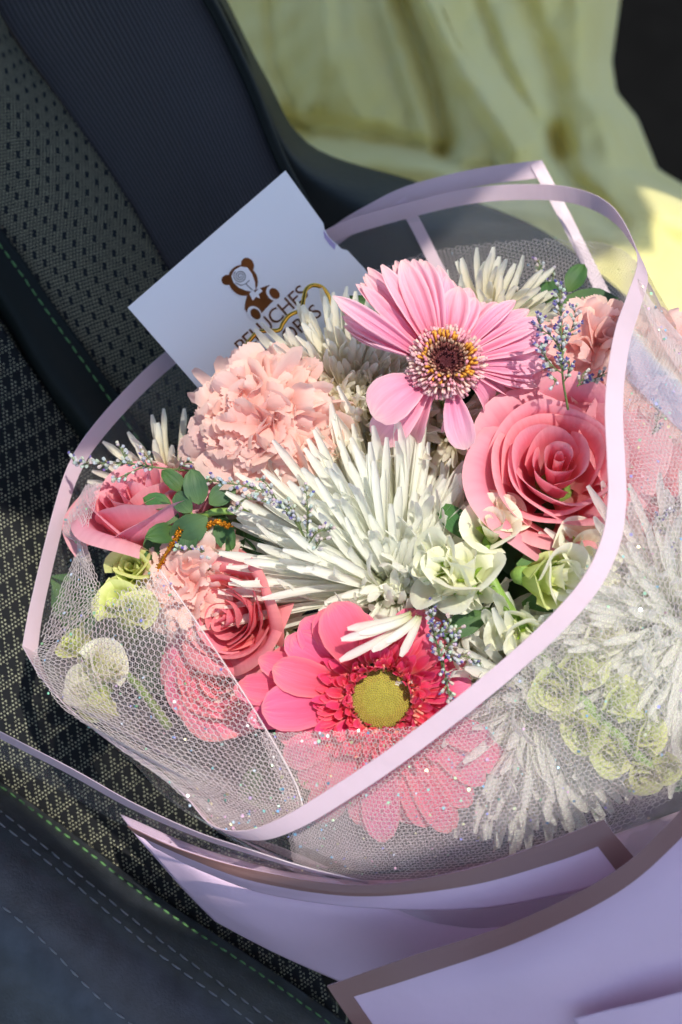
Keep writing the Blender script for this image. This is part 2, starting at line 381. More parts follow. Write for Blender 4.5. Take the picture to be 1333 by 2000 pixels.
def stitches(host, pts, length, rad, gap, mat, name='stitch'):
    pts = [Vector(p) for p in pts]
    k = [(i / 6.0) for i in range(7)]
    V_, F_ = tube_geo([Vector(((t - 0.5) * length * CM, 0, -((t - 0.5) ** 2) * rad * 2.2 * CM)) for t in k],
                      [rad * CM * (0.55 + 0.45 * math.sin(math.pi * t)) for t in k], 6)
    me = mesh(name, V_, F_, mat)
    acc = 0.0; step = (length + gap) * CM; nxt = 0.0
    for a, b in zip(pts[:-1], pts[1:]):
        seg = (b - a).length
        while nxt <= acc + seg:
            p = a.lerp(b, (nxt - acc) / seg); x = (b - a).normalized()
            z = (NX - x * NX.dot(x)).normalized(); y = z.cross(x)
            M = Matrix((x, y, z)).transposed().to_4x4() @ Rz(rnd.uniform(-0.08, 0.08)); M.translation = p
            put(name, me, host, wm(host).inverted() @ M); nxt += step
        acc += seg
sp_ = strip_edge + normals(patch([[(0, 0, 0), (10, 0, 0)], [(0, 10, 0), (10, 10, 0)]], 2, 2))[0, 0] * 0.03 * CM
stitches(strip_ob, [Vector(p) for p in sp_[:44]], 0.42, 0.045, 0.18, MAT['green_thread'])
row = lambda f: [Vector(p) for p in (bol[int(f * 49)] + bolN[int(f * 49)] * 0.03 * CM)]
stitches(bolster_ob, row(0.14), 0.34, 0.05, 0.20, MAT['green_thread'])
stitches(bolster_ob, row(0.36), 0.46, 0.05, 0.22, MAT['grey_thread'])
stitches(bolster_ob, row(0.41), 0.46, 0.05, 0.22, MAT['grey_thread'])
stitches(bolster_ob, row(0.66), 0.46, 0.05, 0.22, MAT['grey_thread'])

# ------------------------------------------------------------------ person in the next seat
m, N, L, b, o = new_mat('pale_yellow_cloth')
tc = N.new('ShaderNodeTexCoord'); nz = N.new('ShaderNodeTexNoise'); nz.inputs['Scale'].default_value = 14; nz.inputs['Detail'].default_value = 4
L.new(tc.outputs['Object'], nz.inputs['Vector'])
cc = ramp(N, L, nz.outputs[0], [(0.3, lin(244, 234, 152)), (0.7, lin(248, 241, 174))])
L.new(cc, b.inputs['Base Color']); b.inputs['Roughness'].default_value = 0.8; b.inputs['Sheen Weight'].default_value = 0.3
tr = N.new('ShaderNodeBsdfTranslucent'); L.new(cc, tr.inputs[0]); mix = N.new('ShaderNodeMixShader'); mix.inputs[0].default_value = 0.3
L.new(b.outputs[0], mix.inputs[1]); L.new(tr.outputs[0], mix.inputs[2]); L.new(mix.outputs[0], o.inputs[0])
MAT['dress'] = m
person = thing('person', 'person in a pale yellow gathered dress sitting beyond the bouquet', 'person', P(900, 420, -45))
ny, nx = 110, 130
yy = np.linspace(-420, 640, ny)
lft = np.interp(yy, [-420, 0, 200, 330, 420, 640], [330, 380, 430, 500, 550, 600])
rgt = np.interp(yy, [-420, 0, 120, 180, 230, 330, 400, 520, 640], [1220, 1212, 1196, 1205, 1245, 1285, 1400, 1600, 1700])
def seg_d(X, Y, pl):
    best = np.full(X.shape, 1e9)
    for (x0, y0), (x1, y1) in zip(pl[:-1], pl[1:]):
        dx, dy = x1 - x0, y1 - y0
        t = np.clip(((X - x0) * dx + (Y - y0) * dy) / (dx * dx + dy * dy), 0, 1)
        best = np.minimum(best, np.hypot(X - x0 - t * dx, Y - y0 - t * dy))
    return best
S_ = np.linspace(0, 1, nx)[None, :]
X = lft[:, None] * (1 - S_) + rgt[:, None] * S_; Y = np.repeat(yy[:, None], nx, 1)
dep = -38 + 9 * np.sin(np.pi * S_) ** 0.6 - 9 * np.exp(-((S_ - 1) / 0.05) ** 2) - 9 * np.exp(-(S_ / 0.04) ** 2)
dep = dep + np.interp(Y, [-420, 0, 300, 420, 640], [-6, -3, 2, 7, 9])
for pl, w, h in [([(590, -100), (650, 100), (700, 250)], 30, 1.0), ([(700, -60), (740, 90), (800, 250)], 26, -1.2),
                 ([(770, -40), (830, 120), (872, 285)], 24, -3.2), ([(810, -40), (905, 130), (1010, 290)], 30, 2.6),
                 ([(560, 240), (720, 262), (860, 300)], 20, -2.4), ([(560, 300), (700, 320), (880, 330)], 30, 1.8),
                 ([(1000, -40), (1075, 150), (1090, 290)], 30, -2.4), ([(1085, 270), (1110, 350), (1200, 430)], 24, -3.0),
                 ([(1130, -60), (1150, 120), (1200, 300)], 30, 1.6), ([(930, 0), (985, 140), (1040, 230)], 16, -1.2),
                 ([(640, -60), (630, 150), (600, 230)], 18, 1.0), ([(1230, 400), (1300, 470), (1400, 560)], 34, -1.2),
                 ([(1200, 470), (1280, 420), (1400, 440)], 34, 1.2), ([(520, -60), (540, 120), (600, 260)], 18, -1.2),
                 ([(860, 300), (900, 330), (960, 330)], 14, -1.5)]:
    dep = dep + h * np.exp(-(seg_d(X, Y, pl) / w) ** 2)
dep = dep + 0.35 * np.sin(X / 26.0 + 0.6 * np.sin(Y / 60.0)) * np.clip((260 - Y) / 200, 0, 1)
dep = dep + 0.07 * np.sin(X / 11.0 + 2.2 * np.sin(Y / 47.0 + X / 90.0)) + 0.12 * np.sin((X + 2 * Y) / 23.0 + np.sin(X / 31.0))
g = np.array([[list(P(X[i, j], Y[i, j], dep[i, j])) for j in range(nx)] for i in range(ny)])
sheet('dress', g, MAT['dress'], person, 1.2)

# ------------------------------------------------------------------ message card
MAT['card'] = plain('white_card', lin(236, 236, 240), 0.35, 0.5, 0.01, 20, coat=0.3)
MAT['foil'] = plain('gold_foil', lin(58, 35, 18), 0.14, 0.5, 0.3, 60, metal=1.0)
MAT['gold_wire'] = plain('gold_wire', lin(214, 172, 74), 0.25, 0.5, 0.2, 60, metal=1.0)
MAT['mauve_print'] = plain('mauve_print', lin(176, 160, 206), 0.5)
cA, cB, cC = P(250, 600, -0.3), P(558, 333, -2.6), P(400, 772, -0.9)
e1 = (cB - cA).normalized(); cn = e1.cross(cC - cA).normalized()
if cn.dot(NX) < 0: cn = -cn
e2 = e1.cross(cn).normalized()
if e2.dot(cC - cA) < 0: e2 = -e2
camp = ORG + NX * DIST * CM
def on_card(px, py, off=0.02):
    q = P(px, py, 0); v = q - camp
    t = (cA - camp).dot(cn) / v.dot(cn)
    return camp + v * t + cn * off * CM
card = thing('message_card', 'white card with a gold teddy bear emblem tucked behind the carnation', 'card', cA)
out = [(250, 600), (558, 333), (632, 436), (634, 447), (642, 462), (668, 486), (679, 489), (712, 524), (790, 632), (470, 860), (400, 772)]
top = [on_card(*q, off=0.0) for q in out]; bot = [p - cn * 0.06 * CM for p in top]
n = len(top)
me = mesh('card_sheet', top + bot, [tuple(range(n)), tuple(range(2 * n - 1, n - 1, -1))] + [(i, n + i, n + (i + 1) % n, (i + 1) % n) for i in range(n)], MAT['card'], smooth=False)
put('card_sheet', me, card, world_coords=True)
def print_poly(name, px_pts, mat, off=0.02, mesh_thick=0.012, host=None):
    t = [on_card(*q, off=off + mesh_thick) for q in px_pts]; bt = [on_card(*q, off=off) for q in px_pts]; k = len(t)
    me = mesh(name, t + bt, [tuple(range(k)), tuple(range(2 * k - 1, k - 1, -1))] + [(i, k + i, k + (i + 1) % k, (i + 1) % k) for i in range(k)], mat, smooth=False)
    return put(name, me, host or card, world_coords=True)
def ell(cx, cy_, a, b_, rot=0, k=28):
    r = math.radians(rot)
    return [(cx + a * math.cos(t) * math.cos(r) - b_ * math.sin(t) * math.sin(r), cy_ + a * math.cos(t) * math.sin(r) + b_ * math.sin(t) * math.cos(r))
            for t in [2 * math.pi * i / k for i in range(k)]]
bear = print_poly('bear_body', [(483, 577), (500, 566), (526, 557), (533, 572), (534, 588), (524, 598), (510, 613), (500, 622), (488, 618), (478, 604), (479, 592)], MAT['foil'], 0.030)
print_poly('bear_ear', ell(444, 547, 11, 10), MAT['foil'], 0.010, host=bear)
print_poly('bear_ear', ell(484, 518, 12, 15, -25), MAT['foil'], 0.010, host=bear)
print_poly('bear_head', ell(475, 548, 31, 28, 55), MAT['foil'], 0.030, host=bear)
print_poly('bear_face', [(452, 540), (458, 528), (470, 521), (483, 523), (492, 535), (498, 552), (499, 566), (492, 570), (480, 568), (466, 562), (456, 552)], MAT['card'], 0.050, host=bear)
for cx, cy_ in ((534, 573), (497, 613)):
    print_poly('bear_foot', ell(cx, cy_, 16, 12.5, 50), MAT['card'], 0.050, host=bear)
    print_poly('bear_sole', ell(cx + 2, cy_ + 1, 12, 8.5, 50), MAT['foil'], 0.070, host=bear)
print_poly('bow', [(487, 574), (494, 566), (498, 572), (507, 562), (513, 569), (505, 575), (508, 584), (500, 580), (494, 588), (490, 580)], MAT['card'], 0.050, host=bear)
def print_curve(name, px, rad, mat, off=0.075):
    V_, F_ = tube_geo([on_card(*q, off=off) for q in px], rad * CM, 5)
    return put(name, mesh(name, V_, F_, mat), card, world_coords=True)
print_curve('rose_line', [(469 + (2 + i * 0.33) * math.cos(i * 0.5), 540 + (2 + i * 0.33) * math.sin(i * 0.5)) for i in range(34)], 0.018, MAT['foil'])
print_curve('rose_line', [(460, 553), (470, 558), (480, 555), (487, 548)], 0.018, MAT['foil'])
print_curve('rose_line', [(480, 555), (487, 562), (493, 567)], 0.018, MAT['foil'])
print_poly('edge_mark', [(632, 450), (640, 462), (656, 478), (654, 488), (644, 478), (634, 464)], MAT['mauve_print'], 0.015)
def lettering(txt, px, py, size, spacing=1.0):
    cu = bpy.data.curves.new('lettering', 'FONT'); cu.body = txt; cu.size = size; cu.extrude = 0.006; cu.space_character = spacing
    cu.resolution_u = 4
    ob = bpy.data.objects.new('tmp', cu); COL.objects.link(ob)
    dg = bpy.context.evaluated_depsgraph_get()
    me = bpy.data.meshes.new_from_object(ob.evaluated_get(dg)); bpy.data.objects.remove(ob)
    me.materials.clear(); me.materials.append(MAT['foil']); me.name = 'lettering'
    M = Matrix((e1, -e2, cn)).transposed().to_4x4() @ Sc(CM); M.translation = on_card(px, py, off=0.025)
    o = put('lettering', me, card); o.matrix_parent_inverse = wm(card).inverted(); o.matrix_basis = M
    return o
lettering('PELUCHES', 474, 694, 1.0, 0.95)
lettering('AMORES', 522, 712, 1.0, 0.95)
wire = [(466, 705, 1.2), (470, 690, 1.3), (486, 668, 1.4), (503, 650, 1.5), (520, 646, 1.6), (545, 645, 1.6), (553, 632, 1.6), (566, 616, 1.5), (588, 604, 1.4),
        (594, 582, 1.2), (598, 566, 1.0), (612, 557, 0.8), (630, 562, 0.6), (643, 580, 0.5), (644, 602, 0.6), (638, 625, 0.8), (650, 655, 1.0), (660, 690, 0.5)]
V_, F_ = tube_geo(curve_pts([P(*q) for q in wire], 90), 0.0010, 8)
gw = put('gold_wire', mesh('gold_wire', V_, F_, MAT['gold_wire']))
tag(gw, 'wavy gold wire outline standing in front of the white card', 'wire')

# ------------------------------------------------------------------ petal meshes
def interp_profile(t, pr):
    xs = [p[0] for p in pr]; ys = [p[1] for p in pr]
    f = np.interp(t, xs, ys)
    return f
def petal(name, mat, Lc, Wc, prof, a=(0, 0, 0), cup=0.2, nu=14, nv=9, ridge=0.0, nr=3, ruffle=0.0, rk=3.0, serr=0.0, sk=7, twist=0.0, seed=0, edge_curl=0.0):
    r = np.random.default_rng(seed)
    t = np.linspace(0, 1, nu); s = np.linspace(-1, 1, nv)
    ang = a[0] + a[1] * t + a[2] * t ** 2
    cx = np.concatenate([[0], np.cumsum(np.cos(ang[:-1]) * np.diff(t))]) * Lc
    cz = np.concatenate([[0], np.cumsum(np.sin(ang[:-1]) * np.diff(t))]) * Lc
    w = interp_profile(t, prof) * Wc / 2
    ph = r.uniform(0, 6.28, 4)
    V_, uv, co = [], [], []
    zig = np.array([((i * 7919 + seed * 31) % 13) / 13.0 for i in range(nv)])
    for i in range(nu):
        tx, tz = math.cos(ang[i]), math.sin(ang[i])
        for j in range(nv):
            sj = s[j]; ti = t[i]
            tw = twist * ti
            y = sj * w[i] * math.cos(tw); zt = sj * w[i] * math.sin(tw)
            h = cup * sj * sj * w[i] + ridge * math.cos(sj * math.pi * nr) * math.sin(math.pi * min(1, ti * 1.05)) \
                + ruffle * ti ** 1.6 * math.sin(rk * sj * 2 + ph[0] + 1.5 * ti) + 0.5 * ruffle * ti ** 2 * math.sin(rk * 2.3 * sj + ph[1]) + zt \
                - edge_curl * abs(sj) ** 4 * w[i]
            ext = serr * ti ** 6 * ((1 if j % 2 else -0.4) * 0.6 + (zig[j] - 0.5)) * Lc
            x0 = cx[i] + tx * ext; z0 = cz[i] + tz * ext
            V_.append(((x0 - tz * h) * CM, y * CM, (z0 + tx * h) * CM))
            uv.append((sj * 0.5 + 0.5, ti)); co.append((ti, abs(sj), 0.5))
    return mesh(name, V_, grid_faces(nu, nv), mat, uv=uv, col=co)
def quill(name, mat, Lc, Wc, a=(0, 0, 0), seed=0, rings=10, sides=7, flat=0.62, hook=0.0):
    """a quill-like chrysanthemum petal: a slim closed tube, grooved on top"""
    r = np.random.default_rng(seed)
    t = np.linspace(0, 1, rings); ang = a[0] + a[1] * t + a[2] * t ** 2 + hook * np.clip(t - 0.75, 0, 1) * 4
    cx = np.concatenate([[0], np.cumsum(np.cos(ang[:-1]) * np.diff(t))]) * Lc
    cz = np.concatenate([[0], np.cumsum(np.sin(ang[:-1]) * np.diff(t))]) * Lc
    wob = r.normal(0, 0.02 * Lc, 3)
    rad = np.interp(t, [0, 0.15, 0.5, 0.8, 0.93, 1.0], [0.45, 0.58, 0.85, 1.0, 0.9, 0.42]) * Wc / 2
    V_, uv, co = [], [], []
    for i in range(rings):
        yb = wob[0] * t[i] ** 2 + wob[1] * math.sin(3 * t[i]) * 0.5
        open_ = math.radians(np.interp(t[i], [0, .5, 1], [215, 190, 165]))
        for k in range(sides):
            th = -math.pi / 2 + (k / (sides - 1) - .5) * open_
            y = math.cos(th) * rad[i]; z = math.sin(th) * rad[i] * flat
            tx, tz = math.cos(ang[i]), math.sin(ang[i])
            V_.append(((cx[i] - tz * z) * CM, (y + yb) * CM, (cz[i] + tx * z) * CM))
            uv.append((k / (sides - 1), t[i])); co.append((t[i], 0.0, 0.5))
    return mesh(name, V_, grid_faces(rings, sides), mat, uv=uv, col=co)
def stem_part(T, px, py, d, n, rad=0.22, length=11, mat=None):
    p0 = P(px, py, d); p3 = P(1480, 1960, -9)
    ax = D(*n); p1 = p0 - ax * 3 * CM; p2 = p1.lerp(p3, 0.45) - NX * 0.01
    pts = curve_pts([p0, p1, p2, p3], 22)
    keep = [pts[0]]; acc = 0
    for a, b in zip(pts[:-1], pts[1:]):
        acc += (b - a).length
        if acc > length * CM: break
        keep.append(b)
    V_, F_ = tube_geo(keep, rad * CM, 8)
    return put('stem', mesh('stem', V_, F_, mat or MAT['stem']), T, world_coords=True)
def dome(name, mat, R, H, k=10, s=24, rough=0.0, dent=0.0):
    V_ = []; co = []; uv = []
    for i in range(k + 1):
        a = i / k
        for j in range(s):
            th = 2 * math.pi * j / s; r = R * math.sin(a * math.pi / 2)
            z = H * math.cos(a * math.pi / 2) - dent * math.exp(-(a / 0.45) ** 2)
            V_.append((r * math.cos(th) * CM, r * math.sin(th) * CM, z * CM)); co.append((a, 0, 0)); uv.append((th, a))
    return mesh(name, V_, grid_faces(k + 1, s, 0, True), mat, uv=uv, col=co)

# ------------------------------------------------------------------ gerberas
GP = [(0, 0.42), (0.12, 0.5), (0.35, 0.82), (0.62, 1.0), (0.82, 0.92), (0.93, 0.66), (1.0, 0.16)]
def place_petal(T, M, me_list, tip, base_r, width_scale, roll, lift, mat_len):
    """put a petal from the disc rim towards a tip point given in the flower's own frame (cm)"""
    x, y, z = tip
    az = math.atan2(y, x); bx, by = base_r * math.cos(az), base_r * math.sin(az)
    bz = lift
    dx, dy, dz = x - bx, y - by, z - bz
    ln = math.sqrt(dx * dx + dy * dy + dz * dz); el = math.asin(dz / ln)
    me = me_list[rnd.randrange(len(me_list))]
    put('petal', me, T, Tr(bx, by, bz) @ Rz(az) @ Ry(-el) @ Rx(roll) @ Sc(ln / mat_len, width_scale, 1))
def to_local(M, px, py, d):
    v = M.inverted() @ P(px, py, d); return (v.x * 100, v.y * 100, v.z * 100)

# pale pink gerbera
M = frame(872, 708, 6.0, (0.02, 0.34, 0.94))
T = thing('gerbera', 'pale pink gerbera daisy with a maroon eye and yellow stamens, above the rose', 'gerbera', M)
GS = [(0, .4), (.15, .58), (.4, .9), (.6, 1.0), (.78, .9), (.9, .6), (.97, .28), (1, .08)]
gm = [petal('petal', MAT['gerbera_pale'], 5, 1.2, GS, (0.18 * q, -0.3 * q, 0.1), cup=0.42, nu=16, nv=17, ridge=0.09, nr=2.5, seed=k, edge_curl=0.12, twist=rnd.uniform(-.15, .15)) for k, q in enumerate((1, 0.4, -0.5, 1.4, 0.8))]
tips1 = [(647, 579, 7.5, .8), (660, 596, 6.9, .7), (668, 619, 6.8, .75), (671, 641, 6.5, .7), (702, 664, 6.2, .8), (690, 560, 6.9, .75), (704, 558, 7.2, .8), (714, 536, 6.3, .8), (738, 522, 7.0, .95),
         (762, 524, 6.0, .8), (782, 511, 6.4, 1.15), (808, 506, 6.7, 1.15), (833, 512, 6.2, 1.2), (862, 545, 5.6, .8), (897, 562, 6.2, 1.35), (929, 590, 5.4, 1.0), (965, 600, 4.6, .7), (1006, 598, 5.2, .75),
         (1030, 615, 4.8, .7), (1060, 631, 5.2, .95), (1080, 660, 5.2, 1.1), (1076, 690, 4.6, .9), (1064, 712, 5.2, 1.0), (1058, 735, 4.6, .85), (1050, 757, 5.4, .95), (984, 776, 5.2, .8), (1010, 765, 4.8, .8)]
tips1 = tips1 + [((a[0] + b[0]) / 2 + rnd.uniform(-6, 6), (a[1] + b[1]) / 2 + rnd.uniform(-6, 6), (a[2] + b[2]) / 2 - 1.5, .85 * (a[3] + b[3]) / 2) for a, b in zip(tips1[:-1], tips1[1:])]
for i, (x, y, d, w) in enumerate(tips1):
    place_petal(T, M, gm, to_local(M, x, y, d - 1.2), 1.05, w * .84, rnd.uniform(-0.4, 0.4), -0.45 - 0.1 * (i % 2), 5)
gd = [petal('petal', MAT['gerbera_pale'], 5, 1.2, GP, (0.35, -0.9, 0.2), cup=0.35, nu=16, nv=13, ridge=0.04, nr=2.5, seed=20 + k, edge_curl=0.1) for k in range(2)]
for (x, y, d, w, ro) in [(727, 815, 7.0, 1.7, 0.15), (735, 866, 5.8, 1.3, -0.2), (911, 880, 7.0, .95, 0.3), (880, 840, 5.2, 1.0, -.2), (800, 860, 5.0, 1.1, 0.2), (950, 800, 4.6, .9, 0.1)]:
    place_petal(T, M, gd, to_local(M, x, y, d - 1.0), 1.1, w * 1.1, ro, -0.6, 5)
MAT['maroon'] = petal_mat('maroon_disc', [(0.0, lin(76, 30, 44)), (0.5, lin(116, 58, 62)), (0.8, lin(166, 112, 98)), (1.0, lin(210, 150, 140))], trans=0.05, streak=0.3, streak_n=60, bump=0.8)
put('disc', dome('disc', MAT['maroon'], 1.35, 0.62, dent=0.55), T, Sc(.84))
def floret_mat(name, c, rough=0.5):
    m, N, L, b, o = new_mat(name)
    at = N.new('ShaderNodeAttribute'); at.attribute_name = 'pt'; L.new(at.outputs['Color'], b.inputs['Base Color'])
    b.inputs['Roughness'].default_value = rough
    tr = N.new('ShaderNodeBsdfTranslucent'); L.new(at.outputs['Color'], tr.inputs[0]); mix = N.new('ShaderNodeMixShader'); mix.inputs[0].default_value = 0.25
    L.new(b.outputs[0], mix.inputs[1]); L.new(tr.outputs[0], mix.inputs[2]); L.new(mix.outputs[0], o.inputs[0])
    return m
MAT['floret'] = floret_mat('disc_florets', None)
def florets(T, name, rings):
    geos = []
    for (r, z, cnt, ln, wd, el, cols) in rings:
        for k in range(cnt):
            az = 2 * math.pi * (k + rnd.uniform(-.35, .35)) / cnt; rr = r * rnd.uniform(0.94, 1.06); e = el + rnd.uniform(-.3, .3); l = ln * rnd.uniform(.7, 1.25)
            b = Vector((rr * math.cos(az), rr * math.sin(az), z)); dv = Vector((math.cos(az) * math.cos(e), math.sin(az) * math.cos(e), math.sin(e)))
            dv = (dv + Vector((rnd.uniform(-.2, .2), rnd.uniform(-.2, .2), 0))).normalized()
            pts = [b, b + dv * l * .55, b + dv * l]
            V_, F_ = tube_geo([p * CM for p in pts], [wd * .5 * CM, wd * .6 * CM, wd * .75 * CM], 5)
            c = cols[rnd.randrange(len(cols))]; v = rnd.uniform(.85, 1.08)
            geos.append((V_, F_, tuple(min(1, q * v) for q in c[:3])))
    V_, F_, C_ = merge(geos)
    return tag(put(name, mesh(name, V_, F_, MAT['floret'], col=C_), T), kind='stuff')
pk, cr, og, pl_ = lin(240, 164, 180), lin(246, 216, 204), lin(240, 176, 66), lin(244, 196, 202)
eye = florets(T, 'disc_florets', [(0.35, .18, 20, .3, .07, 1.35, [lin(104, 50, 56)]), (0.6, .30, 34, .32, .07, 1.2, [lin(132, 72, 66), lin(160, 104, 90)]), (0.8, .42, 42, .34, .08, 1.1, [lin(206, 160, 130), lin(214, 176, 150)]),
                            (0.98, .50, 44, .42, .10, 1.1, [og, og, pk]), (1.12, .45, 48, .42, .10, .9, [og, pk, pl_]), (1.28, .3, 56, .48, .10, .65, [pk, cr, pl_]),
                            (1.36, .1, 60, .5, .10, .35, [cr, pl_, pl_]), (1.36, -.15, 60, .5, .10, .0, [cr, pl_, pk]), (1.25, -.35, 50, .4, .1, -.2, [pl_, pk])])
eye.matrix_basis = Sc(.88)
stem_part(T, 872, 708, 5.0, (0.02, 0.34, 0.94))

# hot pink gerbera
M = frame(745, 1365, 6.6, (-0.02, 0.10, 0.99))
T = thing('gerbera', 'hot pink gerbera daisy with an olive green eye, half under the netting', 'gerbera', M)
gm = [petal('petal', MAT['gerbera_hot'], 5, 1.3, GP, (0.3 * q, -0.3 * q, -0.1), cup=0.28, nu=16, nv=11, ridge=0.03, nr=2, seed=40 + k, edge_curl=0.1, twist=rnd.uniform(-.15, .15)) for k, q in enumerate((1, 0.4, 1.5, 0.8))]
tips2 = [(634, 1160, 7.6, 2.0), (675, 1185, 6.8, 1.6), (588, 1208, 7.4, 1.7), (700, 1215, 6.5, 1.5), (563, 1242, 6.9, 1.5), (503, 1283, 6.5, 1.2), (527, 1292, 6.9, 1.5), (467, 1334, 6.4, 1.3), (462, 1352, 6.1, 1.4),
         (504, 1384, 7.4, 1.9), (495, 1402, 6.3, 1.3), (540, 1430, 6.3, 1.4), (580, 1424, 6.9, 1.2), (560, 1480, 6.2, 1.4), (857, 1206, 6.6, 1.6), (812, 1190, 6.2, 1.3), (870, 1240, 6.9, 1.2), (900, 1290, 6.4, 1.1),
         (912, 1338, 6.2, 1.1), (925, 1370, 6.2, 1.2), (960, 1440, 6.2, 1.3), (620, 1600, 6.2, 1.4), (650, 1565, 6.8, 1.3), (590, 1530, 6.4, 1.4), (752, 1640, 6.8, 1.5), (705, 1600, 6.2, 1.2), (830, 1612, 6.4, 1.4),
         (876, 1622, 6.6, 1.2), (915, 1570, 6.2, 1.3), (985, 1500, 6.0, 1.3), (945, 1530, 6.6, 1.2), (790, 1600, 6.0, 1.3)]
tips2 = tips2 + [(745 + (a[0] - 745) * .93 + rnd.uniform(12, 22) * (1 if i_ % 2 else -1), 1365 + (a[1] - 1365) * .93 + rnd.uniform(-14, 14), a[2] - .45, a[3] * .85) for i_, a in enumerate(tips2)]
for i, (x, y, d, w) in enumerate(tips2):
    place_petal(T, M, gm, to_local(M, x, y, d - 0.3), 1.5, w * 0.82, rnd.uniform(-0.2, 0.2), -0.25 - 0.12 * (i % 3), 5)
rm = [petal('ray_floret', MAT['gerbera_ray'], 1.4, 0.5, [(0, .4), (.3, .8), (.65, 1), (.88, .8), (1, .25)], (0.2 * q, 0.5 * q, -0.3), cup=0.5, nu=7, nv=5, seed=60 + k) for k, q in enumerate((1, 0.3, 1.6, -0.3))]
for (r0, z, cnt, sc_, el) in [(1.75, -.05, 44, 1.0, 0.30), (1.6, .1, 42, .95, 0.55), (1.45, .2, 40, .75, 0.8), (1.3, .28, 38, .55, 1.0), (1.22, .30, 34, .4, 1.15)]:
    for k in range(cnt):
        az = 2 * math.pi * (k + rnd.uniform(-.3, .3)) / cnt
        put('ray_floret', rm[rnd.randrange(4)], T, Rz(az) @ Tr(r0 * rnd.uniform(.95, 1.05), 0, z) @ Ry(-el + rnd.uniform(-.25, .25)) @ Rx(rnd.uniform(-.4, .4)) @ Sc(sc_ * rnd.uniform(.8, 1.2), sc_ ** .5 * rnd.uniform(.85, 1.2), sc_))
MAT['olive_disc'] = plain('olive_disc', lin(160, 152, 58), 0.7, 0.2, 0.15, 400)
put('disc', dome('disc', MAT['olive_disc'], 1.22, 0.42), T, Sc(1, 1, .6))
geos = []
for k in range(520):
    r = 1.2 * math.sqrt((k + .5) / 520); az = k * 2.39996
    a = math.asin(r / 1.22); b = Vector((r * math.cos(az), r * math.sin(az), 0.42 * math.cos(a)))
    nrm = Vector((b.x * .35, b.y * .35, 1)).normalized(); s_ = .034
    V_, F_ = tube_geo([(b - nrm * .02) * CM, (b + nrm * .05) * CM, (b + nrm * .085) * CM], [s_ * CM, s_ * CM, s_ * .45 * CM], 5)
    c = lin(172, 162, 84) if r < 0.75 else lin(176, 150, 84); v = rnd.uniform(.75, 1.15)
    geos.append((V_, F_, tuple(min(1, q * v) for q in c[:3])))
V_, F_, C_ = merge(geos)
tag(put('disc_buds', mesh('disc_buds', V_, F_, MAT['floret'], col=C_), T, Sc(1, 1, .6)), kind='stuff')
rp, rq = lin(226, 92, 110), lin(246, 170, 150)
florets(T, 'disc_florets', [(1.2, .18, 60, .38, .09, 1.0, [rp, rq, lin(190, 70, 60)]), (1.3, .2, 60, .5, .08, .8, [rp, rp, rq])])
stem_part(T, 745, 1365, 5.6, (0, .1, .99))

# ------------------------------------------------------------------ roses
def rose_petal(name, mat, R, H, span, flare, curl, seed, nu=12, nv=19, base=0.3, tipdrop=0.35, spiral=0.12, point=0.0):
    r = np.random.default_rng(seed); ph = r.uniform(0, 6.28, 3)
    V_, uv, co = [], [], []
    for i in range(nu):
        v = i / (nu - 1)
        for j in range(nv):
            u = -1 + 2 * j / (nv - 1)
            wv = 0.35 + 0.65 * min(1, v / 0.55) ** 0.7
            th = u * span / 2 * wv
            hh = H * (1 - tipdrop * abs(u) ** 2.6) + point * math.exp(-(u / .18) ** 2)
            vv = v
            rad = R * (base + (1 - base) * math.sin(min(1, vv / 0.7) * math.pi / 2)) + flare * vv ** 2.2
            rad *= 1 + spiral * u
            z = hh * vv
            c = max(0.0, (vv - 0.70) / 0.30)
            rad += curl * c ** 1.5 * (1 + 0.25 * math.sin(3 * u + ph[0])); z -= curl * 0.62 * c ** 2.4 * (1 + .3 * math.sin(2 * u + ph[1]))
            rad += 0.05 * R ** .5 * vv * math.sin(5 * u + ph[2])
            V_.append((rad * math.cos(th) * CM, rad * math.sin(th) * CM, z * CM))
            uv.append((u * .5 + .5, v)); co.append((v, max(abs(u), v ** 3), .5))
    return mesh(name, V_, grid_faces(nu, nv), mat, uv=uv, col=co)
